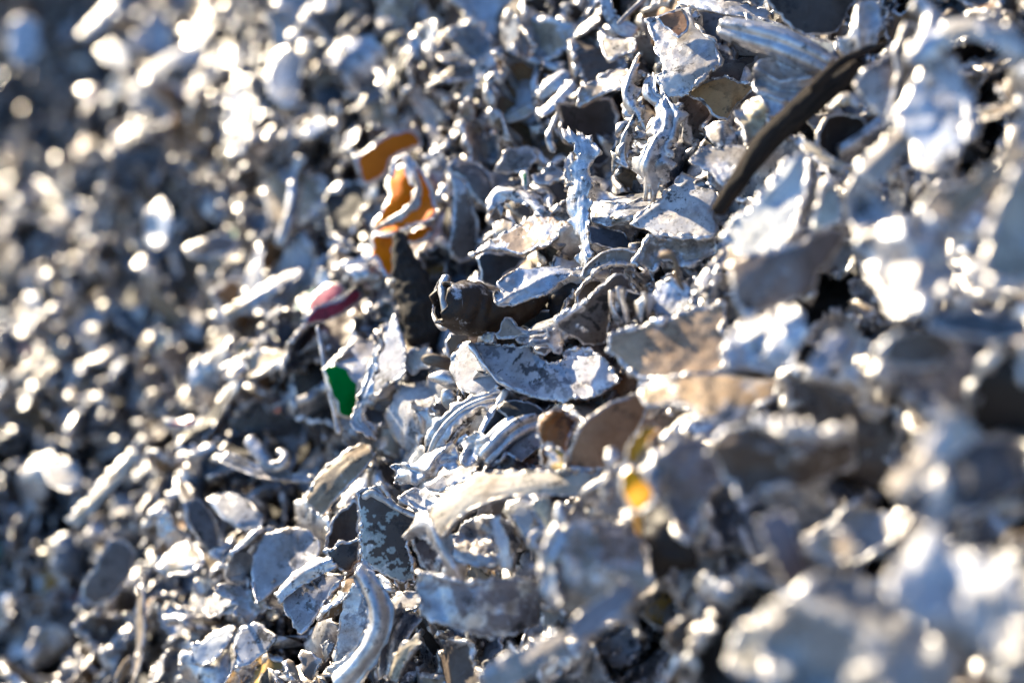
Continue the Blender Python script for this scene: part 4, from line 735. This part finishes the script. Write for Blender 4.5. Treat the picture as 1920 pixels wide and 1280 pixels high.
plate("shade_plate_right", "large dark blue grey plate under the straight lit bar", "F", [(970,610),(1080,520),(1200,420),(1330,360),(1460,380),(1460,520),(1330,570),(1240,640),(1120,690),(1040,670)], h=50, n=(.3,.2), bend=((40,4),), crum=3.5, cs=60, tint=(.17,.17,.19), wear=.35, jag=7, rim=1.0, lm="dark blue grey plate", cat="metal plate")
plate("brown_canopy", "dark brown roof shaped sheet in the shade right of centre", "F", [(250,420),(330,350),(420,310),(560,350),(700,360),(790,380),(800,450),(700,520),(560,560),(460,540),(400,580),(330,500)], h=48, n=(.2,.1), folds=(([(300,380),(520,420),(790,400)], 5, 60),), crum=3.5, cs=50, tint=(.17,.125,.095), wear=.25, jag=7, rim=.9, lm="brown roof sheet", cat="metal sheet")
ribbon("lumpy_row", "lumpy bright ridge along the top of the brown roof sheet", "F", [(420,290,3),(520,330,5),(600,350,6),(680,340,6),(780,330,3)], [50,70,60,80,70], h=58, n=(-.4,.6), prof="rod", lump=3, nv=18, tint=WHI, wear=.9, cat="metal ridge")
plate("sandy_tile", "sandy square tile in the shade near the frosty blue fan", "F", [(635,740),(700,710),(790,715),(820,770),(780,825),(700,820),(650,790)], h=52, n=(-.5,.6), tint=(.58,.46,.33), wear=.4, rim=1.2, cat="metal tile")
ribbon("pale_post_near", "dull mauve post standing left of the sandy tile", "F", [(490,650,0),(520,740,3),(560,830,3),(590,910,0)], [110,110,100,80], h=54, n=(-.05,.1), prof="flat", cup=-.3, t=3, tint=(.33,.28,.30), wear=.15, cat="metal post")
plate("teal_shelf_right", "dark slate ledge below the glaring white clump", "H", [(1400,810),(1520,780),(1640,760),(1760,800),(1900,820),(1900,900),(1760,910),(1600,880),(1480,870)], h=50, n=(0,.6), tint=(.13,.16,.20), wear=.1, rim=1.0, cat="metal ledge")
plate("brown_hood_right", "brown shaded hood under the dark slate ledge", "H", [(1190,980),(1250,900),(1370,870),(1500,890),(1580,960),(1520,1040),(1380,1060),(1260,1050)], h=52, n=(.1,.15), bend=((0,5),), tint=(.22,.175,.145), wear=.15, rim=1.2, cat="metal hood", lm="brown shaded hood")
plate("glow_patch", "brilliant pale crumple below the big tan slab", "H", [(440,980),(480,860),(560,820),(680,800),(800,760),(830,880),(790,960),(800,1060),(700,1100),(600,1060),(500,1090),(440,1060)], h=42, n=(-.5,.65), crum=2.4, cs=50, tint=(.72,.76,.84), wear=.5, rim=1.6, jag=6, lm="brilliant pale crumple", cat="metal crumple")
ribbon("lilac_bar", "short lilac bar right of the brilliant pale crumple", "H", [(880,1080,2),(950,990,3),(1040,900,2)], [80,90,80], h=52, n=(-.3,.4), prof="flat", cup=-.3, t=2.6, tint=(.50,.51,.60), wear=.3, cat="metal bar")
# --- far side, out of focus
ribbon("driftwood_plate", "tan weathered blade below the green flake", "E", [(1170,620,0),(1230,540,3),(1310,460,3),(1390,400,1)], [90,130,130,70], h=12, n=(-.4,.55), prof="flat", cup=-.15, t=1.8, lump=.6, tint=(.46,.37,.26), wear=.22, lm="tan weathered blade", cat="metal blade")
plate("slate_leaf", "dark slate leaf standing among pale pieces", "E", [(690,600),(740,590),(800,640),(835,730),(830,800),(790,800),(750,740),(710,680)], h=14, n=(.2,.05), bend=((0,3),), tint=(.20,.20,.23), wear=.1, rim=.7, lm="dark slate leaf", cat="metal leaf")
plate("pale_wing", "pale grey wing lying right of the dark slate leaf", "E", [(770,590),(840,575),(930,600),(990,660),(985,700),(900,705),(830,670)], h=14, n=(-.3,.8), bend=((80,3),), tint=(.50,.52,.57), wear=.3, rim=.7, cat="metal sheet")
plate("cream_cushion", "cream lit pad left of the dark slate leaf", "E", [(585,850),(640,790),(700,740),(750,780),(770,830),(700,870),(630,885)], h=13, n=(-.5,.9), crum=.9, cs=30, tint=(.66,.60,.46), wear=.4, rim=.9, cat="metal piece")
plate("brown_board", "flat taupe brown board in the lower left", "E", [(295,950),(350,850),(410,740),(460,740),(520,790),(490,880),(430,950),(350,990)], h=10, n=(0,.15), tint=(.23,.19,.165), wear=.06, rim=.6, lm="taupe brown board", cat="metal board")
ribbon("lit_bar_far", "long cream bar lit by the sun left of the brown board", "E", [(265,680,1),(340,600,3),(420,510,3),(500,410,1)], [40,60,80,60], h=16, n=(-.5,.7), prof="flat", cup=-.3, t=2, lump=.7, tint=(.72,.66,.54), wear=.4, lm="long cream bar", cat="metal bar")
ribbon("lit_bar_upper", "cream stick lying along the left edge of the picture", "E", [(60,140,2),(120,90,3),(180,50,3),(250,10,1)], [50,56,50,40], h=12, n=(-.5,.7), prof="flat", cup=-.3, t=2, tint=(.64,.56,.44), wear=.4, cat="metal stick", lm="cream stick")
plate("heart_plate", "pale blue heart shaped plate at the bottom", "E", [(715,1130),(770,1110),(850,1070),(890,1060),(850,1130),(800,1190),(750,1225),(725,1190)], h=14, n=(-.4,.6), bend=((0,2),), tint=(.52,.56,.62), wear=.25, rim=.8, lm="heart shaped plate", cat="metal plate")
plate("blue_kite", "pale blue kite shaped plate right of the heart shaped one", "E", [(880,1150),(900,1080),(960,1050),(1040,1100),(1000,1150),(940,1210),(890,1220)], h=13, n=(-.4,.6), tint=(.54,.57,.64), wear=.25, rim=.6, cat="metal plate")
plate("quilted_plate", "broad pale grey plate with soft dents left of the brown cup", "E", [(945,800),(1000,720),(1080,690),(1150,700),(1200,760),(1190,830),(1110,870),(1040,920),(960,990),(945,900)], h=13, n=(-.35,.55), crum=.9, cs=40, tint=(.52,.53,.58), wear=.3, rim=.8, lm="broad dented plate", cat="metal plate")
plate("lilac_trapezoid", "lilac trapezoid plate with curled white edge", "E", [(1050,960),(1120,900),(1210,870),(1290,880),(1240,960),(1180,1050),(1120,1090),(1090,1030)], h=16, n=(-.3,.5), tint=(.50,.50,.56), wear=.22, rim=1.0, cat="metal plate", lm="lilac trapezoid plate")
ribbon("white_curl_edge", "curled white strip over the lilac trapezoid plate", "E", [(1040,960,2),(1090,900,3),(1170,850,4),(1250,820,3)], [40,56,60,40], h=20, n=(-.5,.6), prof="flat", cup=-.5, t=1.8, tint=WHI, wear=.7, cat="metal strip")
ribbon("long_flat_sliver", "long thin dark sliver below the dark gap", "E", [(840,430,1),(940,480,2),(1050,505,2),(1170,520,1)], [40,50,46,30], h=12, n=(-.2,.7), prof="flat", t=1.6, tint=(.25,.23,.22), wear=.4, cat="metal sliver")
ribbon("blue_ring", "pale blue ring shaped curl left of the dark gap", "E", [(930,360,2),(980,420,3),(1010,470,3),(1060,470,3),(1080,430,3),(1040,410,2)], [46,50,44,44,40,36], h=12, n=(-.3,.4), prof="rod", nv=12, lump=.6, tint=(.55,.58,.68), wear=.6, cat="metal curl")
plate("white_nugget_far", "glaring white nugget in the lower left", "E", [(165,470),(220,430),(290,450),(310,520),(260,560),(190,540)], h=16, n=(-.5,.7), crum=1, cs=30, tint=(.78,.77,.74), wear=.3, rim=1.2, cat="metal nugget", lm="glaring white nugget")
plate("gold_glint", "small chip tinted as a golden glint above the green flake", "E", [(845,130),(870,100),(920,70),(935,95),(890,130),(860,150)], h=16, n=(-.5,.7), tint=(.80,.55,.15), wear=.3, rim=.6, cat="metal chip")  # a yellow glint put into the tint
plate("gold_shard", "golden brown shard just above the small golden chip", "E", [(870,20),(930,-10),(980,0),(960,40),(900,60)], h=14, n=(-.4,.6), tint=(.62,.42,.16), wear=.2, rim=.6, cat="metal shard")
plate("red_fleck", "small red fleck among silver pieces at left", "E", [(612,290),(650,285),(700,290),(740,285),(735,315),(690,322),(640,315)], h=16, n=(-.3,.4), tint=(.50,.05,.07), wear=.1, rim=.3, cat="metal fleck", lm="small red fleck")
plate("taupe_lens", "taupe lens shaped plate in the upper left", "G", [(700,930),(740,895),(810,875),(870,885),(910,920),(860,950),(780,965),(720,960)], h=12, n=(-.1,.6), tint=(.30,.25,.23), wear=.06, rim=.7, lm="taupe lens shaped plate", cat="metal plate")
plate("white_shark_fin", "white fin of sheet standing right of the taupe lens", "G", [(920,1060),(940,980),(970,910),(995,930),(990,1010),(975,1100),(930,1110)], h=14, n=(-.7,.5), tint=WHI, wear=.4, rim=.9, cat="metal fin", lm="white fin")
ribbon("sunlit_ribs", "sunlit strip slanting below the white fin", "G", [(840,1180,1),(930,1130,3),(1030,1070,3),(1130,1010,1)], [50,70,70,50], h=14, n=(-.4,.8), prof="flat", cup=-.4, t=2, tint=(.60,.55,.46), wear=.5, cat="metal strip")
ribbon("upright_rod", "bright upright stem above the white fin", "G", [(1110,680,2),(1100,760,3),(1080,850,3),(1050,930,1)], [40,60,60,50], h=14, n=(-.7,.4), prof="rod", nv=12, lump=1, tint=WHI, wear=.9, cat="metal stem")
plate("blue_corner_piece", "soft pale blue piece in the top left corner", "G", [(30,180),(40,90),(90,60),(140,90),(150,180),(110,250),(60,240)], h=20, n=(-.3,.3), tint=(.55,.63,.76), wear=.3, rim=1, cat="metal piece", lm="pale blue corner piece")
ribbon("cream_bar_top", "cream white bar near the top left corner", "G", [(300,140,2),(350,90,3),(400,40,3),(450,0,1)], [60,80,90,80], h=20, n=(-.5,.6), prof="flat", cup=-.4, t=3, tint=(.76,.76,.78), wear=.4, cat="metal bar", lm="cream white bar")
plate("white_oval_top", "white oval piece right of the cream white bar", "G", [(370,190),(420,150),(480,180),(490,230),(440,250),(390,230)], h=20, n=(-.5,.6), tint=(.78,.78,.78), wear=.3, rim=1, cat="metal piece")
plate("pinkish_bead", "pinkish white nugget in the upper left", "G", [(290,340),(330,310),(375,325),(380,370),(340,395),(300,380)], h=20, n=(-.5,.6), tint=(.85,.70,.68), wear=.2, rim=.8, cat="metal nugget", lm="pinkish nugget")
plate("white_mass_left", "glaring white ragged piece at the left", "G", [(545,900),(550,800),(600,740),(640,780),(650,870),(630,930),(580,930)], h=18, n=(-.6,.5), crum=1.2, cs=30, tint=(.8,.8,.78), wear=.4, rim=1.3, cat="metal piece", lm="glaring ragged piece")
plate("ice_sheet_upper", "broad pale blue sheet left of the rusty orange plate", "G", [(990,290),(1030,200),(1090,170),(1140,220),(1130,300),(1110,390),(1060,400),(1010,350)], h=14, n=(-.4,.4), tint=(.52,.56,.66), wear=.3, rim=.7, cat="metal sheet", lm="broad pale blue sheet")
plate("chalk_petal", "chalky white petal left of the rusty orange plate", "G", [(1110,510),(1150,460),(1200,425),(1245,450),(1230,490),(1170,515)], h=14, n=(-.5,.6), tint=(.74,.77,.85), wear=.25, rim=.7, cat="metal petal", lm="chalky petal")
plate("dark_red_fleck", "tiny dark red fleck at the chalky petal's side", "G", [(1240,460),(1265,440),(1270,480),(1250,490)], h=14, n=(-.2,.3), tint=(.40,.02,.05), wear=.05, rim=.2, cat="metal fleck")
MAX_SOLO = 285
# ------------------------------------------------------------------ the mound under the pieces and the yard
rng = np.random.default_rng(7)
relief = Wave(np.random.default_rng(5), 9, 18, 70, .7)
PITS = []
for px, py, dp, rd in ((0, 0, .21, .28), (130, 330, .05, .12), (330, 560, .04, .08), (540, 850, .05, .04), (1500, 240, .03, .03), (1800, 640, .03, .035), (1500, 900, .025, .03), (800, 350, .02, .04), (60, 1100, .05, .09)):
    q_ = on_pile(px, py) - P0; PITS.append((q_ @ T1, q_ @ T2, dp, rd))
def pile_h(s, t):
    h = .012 * relief(s, t)
    for a, b, dp, rd in PITS: h = h - dp * np.exp(-((s - a) ** 2 + (t - b) ** 2) / rd ** 2)
    return h
DARK = plain_material("compacted_dark_fines", (.03, .028, .027), (.10, .095, .09), 60, .7, bump=.004, metal=.3)
n1, n2 = 190, 230
S, T = np.meshgrid(np.linspace(-1.6, 1.6, n1), np.linspace(-.55, 2.9, n2), indexing="ij")
Hm = -.046 + pile_h(S, T) + .004 * Wave(rng, 10, 120, 380, .4)(S, T)
Pm = P0 + S[..., None] * T1 + T[..., None] * T2 + Hm[..., None] * PN
Wm = world(Pm)
i = np.arange(n1 * n2).reshape(n1, n2)
q = np.stack((i[:-1, :-1], i[1:, :-1], i[1:, 1:], i[:-1, 1:]), -1).reshape(-1, 4)
mound = link("mound", make_mesh("mound", Wm.reshape(-1, 3), q, mat=DARK)); mound["kind"] = "structure"
YARD = plain_material("dusty_concrete", (.12, .11, .10), (.20, .18, .16), 3, .9, bump=.003)
gv = np.array([(-60, -60, 0), (60, -60, 0), (60, 60, 0), (-60, 60, 0)], float)
ground = link("ground", make_mesh("ground", gv, np.array([[0, 1, 2, 3]]), mat=YARD)); ground["kind"] = "structure"

# ------------------------------------------------------------------ where hand-made pieces stand, seen from the camera
GW, GH, GS = 480, 320, 4.0
zbuf = np.full((GH, GW), np.inf)
def splat(buf, P, pad=1):
    x, y, d = proj(P)
    xi, yi = (x / GS).astype(int), (y / GS).astype(int)
    for dx in range(-pad, pad + 1):
        for dy in range(-pad, pad + 1):
            a, b = xi + dx, yi + dy
            k = (a >= 0) & (a < GW) & (b >= 0) & (b < GH)
            np.minimum.at(buf, (b[k], a[k]), d[k])
for Pc in HERO_POINTS: splat(zbuf, Pc)

# ------------------------------------------------------------------ scatter
def rot_for(r):
    th = min(abs(r.normal(0, 42)), 88); ph = r.uniform(0, 2 * math.pi); sp = r.uniform(0, 2 * math.pi)
    m = PN * math.cos(R(th)) + (T1 * math.cos(ph) + T2 * math.sin(ph)) * math.sin(R(th))
    a = np.cross(m, T1 * math.cos(sp) + T2 * math.sin(sp)); a /= np.linalg.norm(a)
    return np.stack((a, np.cross(m, a), m), 1)              # columns
class Scrap: pass
DENS = 8200
s0, s1_, t0_, t1_ = -1.5, 1.5, -.5, 2.6
ncand = int(DENS * (s1_ - s0) * (t1_ - t0_))
cs = rng.uniform(s0, s1_, ncand); ct = rng.uniform(t0_, t1_, ncand)
ch = rng.uniform(-.036, .016, ncand)
C0 = P0 + cs[:, None] * T1 + ct[:, None] * T2
xx, yy, dd = proj(C0)
keep = ((dd > .72) | (rng.random(ncand) < .8)) & (dd > .2) & (xx > -700) & (xx < 3000) & (yy > -650) & (yy < 1950)
inview = (xx > -260) & (xx < 2180) & (yy > -200) & (yy < 1480)
keep &= inview | (rng.random(ncand) < .6)
band = np.abs((xx - 1000) * .825 + (yy - 650) * .566) < 330
extra = np.nonzero(keep & inview & band)[0]; extra = rng.choice(extra, min(1500, len(extra)), replace=False)
scraps = []
for k, tiny in [(k, False) for k in np.nonzero(keep)[0]] + [(k, True) for k in extra]:
    q = Scrap(); q.size = float(np.clip(rng.lognormal(math.log(.031), .45), .012, .066))
    if tiny: q.size = float(rng.uniform(.004, .012))
    if dd[k] < .5: q.size = min(q.size * 1.05, .07)
    q.shape = int(rng.integers(len(SHAPES))); q.kind = SHAPES[q.shape].kind
    q.tint = int(rng.choice(len(TINTS), p=TW))
    if dd[k] > .72:
        q.size *= .80
        if q.tint <= 1 and rng.random() < .45: q.tint = int(rng.choice((3, 5, 5, 6)))  # far bright pieces retinted darker: weaker sun on the left put into colour
    if 8 <= q.tint <= 11: q.size = min(q.size, .022); q.tint = q.tint if dd[k] > .75 else 0
    q.rot = rot_for(rng)
    q.sc = q.size * np.array((1, rng.uniform(.75, 1.25), rng.uniform(.6, 1.15)))
    q.pos = C0[k] + PN * (pile_h(cs[k], ct[k]) + ch[k])
    if tiny: q.pos = q.pos + rng.uniform(-.02, .02) * T1 + rng.uniform(-.02, .02) * T2 - .004 * PN
    q.seed = int(rng.integers(1 << 30))
    q.wear = rng.uniform(*TINTS[q.tint][2]); q.dep = dd[k]
    V = shape(q.shape, 12, 8)[0]
    ok = False
    for att in range(5):
        P = (V * q.sc) @ q.rot.T + q.pos
        x, y, d = proj(P)
        xi, yi = (x / GS).astype(int), (y / GS).astype(int)
        m = (xi >= 0) & (xi < GW) & (yi >= 0) & (yi < GH)
        if not m.any(): ok = True; break
        front = d[m] < zbuf[yi[m], xi[m]] + .002
        front &= np.isfinite(zbuf[yi[m], xi[m]])
        if front.mean() <= .03: ok = True; break
        q.pos = q.pos - PN * .012
        if att == 4: ok = False
    if ok:
        q.low = P; scraps.append(q)

# visible share of every piece, through a coarse depth map
G2 = 6.0; W2, H2 = 320, 214
ids = np.concatenate([np.full(len(q.low), j) for j, q in enumerate(scraps)])
X, Y, D = proj(np.concatenate([q.low for q in scraps]))
xi, yi = np.floor(X / G2).astype(int), np.floor(Y / G2).astype(int)
best = np.full(W2 * H2, np.inf); who = np.full(W2 * H2, -1)
zb2 = np.full((H2, W2), np.inf)
hy, hx = np.nonzero(np.isfinite(zbuf))
np.minimum.at(zb2, (np.minimum((hy * GS / G2).astype(int), H2 - 1), np.minimum((hx * GS / G2).astype(int), W2 - 1)), zbuf[hy, hx])
m = (xi >= 0) & (xi < W2) & (yi >= 0) & (yi < H2)
flat = (yi * W2 + xi)[m]; dm = D[m]; im = ids[m]
order = np.lexsort((dm, flat)); fl = flat[order]
first = np.concatenate(([True], fl[1:] != fl[:-1]))
cell, cid, cz = fl[first], im[order][first], dm[order][first]
vis = cz < zb2.ravel()[cell]
won = np.bincount(cid[vis], minlength=len(scraps)).astype(float)
# scale the count by how sparsely a near piece's points fall on the grid
for j, q in enumerate(scraps):
    a, b, c = proj(q.low); q.cx, q.cy = float(a.mean()), float(b.mean())
    q.area = float((a.max() - a.min()) * (b.max() - b.min()))
    q.score = won[j] / max(min(len(q.low), q.area / 36), 1) * q.area if won[j] > 1 else 0
rank = sorted(range(len(scraps)), key=lambda j: -scraps[j].score)
SOLO = [j for j in rank[:MAX_SOLO] if scraps[j].score > 0 and -20 < scraps[j].cx < 1940 and -20 < scraps[j].cy < 1300]
solo = set(SOLO)

def baked(q, nu, nv, extra=0):
    V, Fc, e = shape(q.shape, nu, nv)
    L = V * q.sc
    r = np.random.default_rng(q.seed); off = r.uniform(-5, 5, 3)
    return L @ q.rot.T, Fc, e, L + off

# everything too small or too deep to count is one heap
Vs, Fs, Es, Ls, Ts = [], [], [], [], []; base = 0
for j, q in enumerate(scraps):
    if j in solo: continue
    far = q.dep > 1.0 or q.size < .012 or not (-260 < q.cx < 2180 and -200 < q.cy < 1480)
    V, Fc, e, lc = baked(q, 10 if far else 16, 7 if far else 11)
    Vs.append(world(V + q.pos)); Fs.append(Fc + base); Es.append(e); Ls.append(lc)
    Ts.append(np.tile(np.array(TINTS[q.tint][1] + (q.wear,), dtype=np.float32), (len(V), 1))); base += len(V)
heap = link("metal_scraps", make_mesh("metal_scraps", np.concatenate(Vs), np.concatenate(Fs), np.concatenate(Ts), 0, np.concatenate(Es), np.concatenate(Ls)))
tag(heap, "small torn bits of shredded aluminium filling the heap between the larger pieces", "metal scraps", None, "stuff")

# ------------------------------------------------------------------ the pieces one can tell apart
KW = {"plate": ("metal_plate", "bent plate", "metal plate"), "strip": ("metal_strip", "narrow strip", "metal strip"),
      "curl": ("curled_metal", "curled sheet", "curled metal"), "crumple": ("crumpled_metal", "crumpled sheet", "crumpled metal"),
      "shard": ("metal_shard", "tapered shard", "metal shard")}
DIRS = ("right of", "above and right of", "above", "above and left of", "left of", "below and left of", "below", "below and right of")
buckets = {}
for j in SOLO:
    q = scraps[j]
    lm = min(LANDMARKS, key=lambda l: math.hypot(q.cx - l[1], q.cy - l[2]))
    dx, dy = q.cx - lm[1], lm[2] - q.cy
    q.dir = DIRS[int(round(math.atan2(dy, dx) / (math.pi / 4))) % 8]; q.dist = math.hypot(dx, dy); q.lm = lm[0]
    buckets.setdefault((q.tint, q.kind, q.dir, q.lm), []).append(j)
ORD = ("nearest", "second", "third", "fourth", "fifth", "sixth", "seventh", "eighth")
for key, js in buckets.items():
    js.sort(key=lambda j: scraps[j].dist)
    for k, j in enumerate(js):
        q = scraps[j]; name, word, cat = KW[q.kind]
        big = "large " if q.area > 22000 else ("small " if q.area < 6000 else "")
        pre = "" if len(js) == 1 else ORD[k] + " "
        label = f"{pre}{'' if pre else big}{TINTS[q.tint][0]} {word} {q.dir} the {q.lm}"
        V, Fc, e, lc = baked(q, 40, 26)
        me = make_mesh(name, V @ RC.T, Fc, TINTS[q.tint][1], q.wear, e, lc)
        o = link(name, me, world(q.pos))
        tag(o, label, cat, "torn pieces of shredded metal in the heap", "thing")
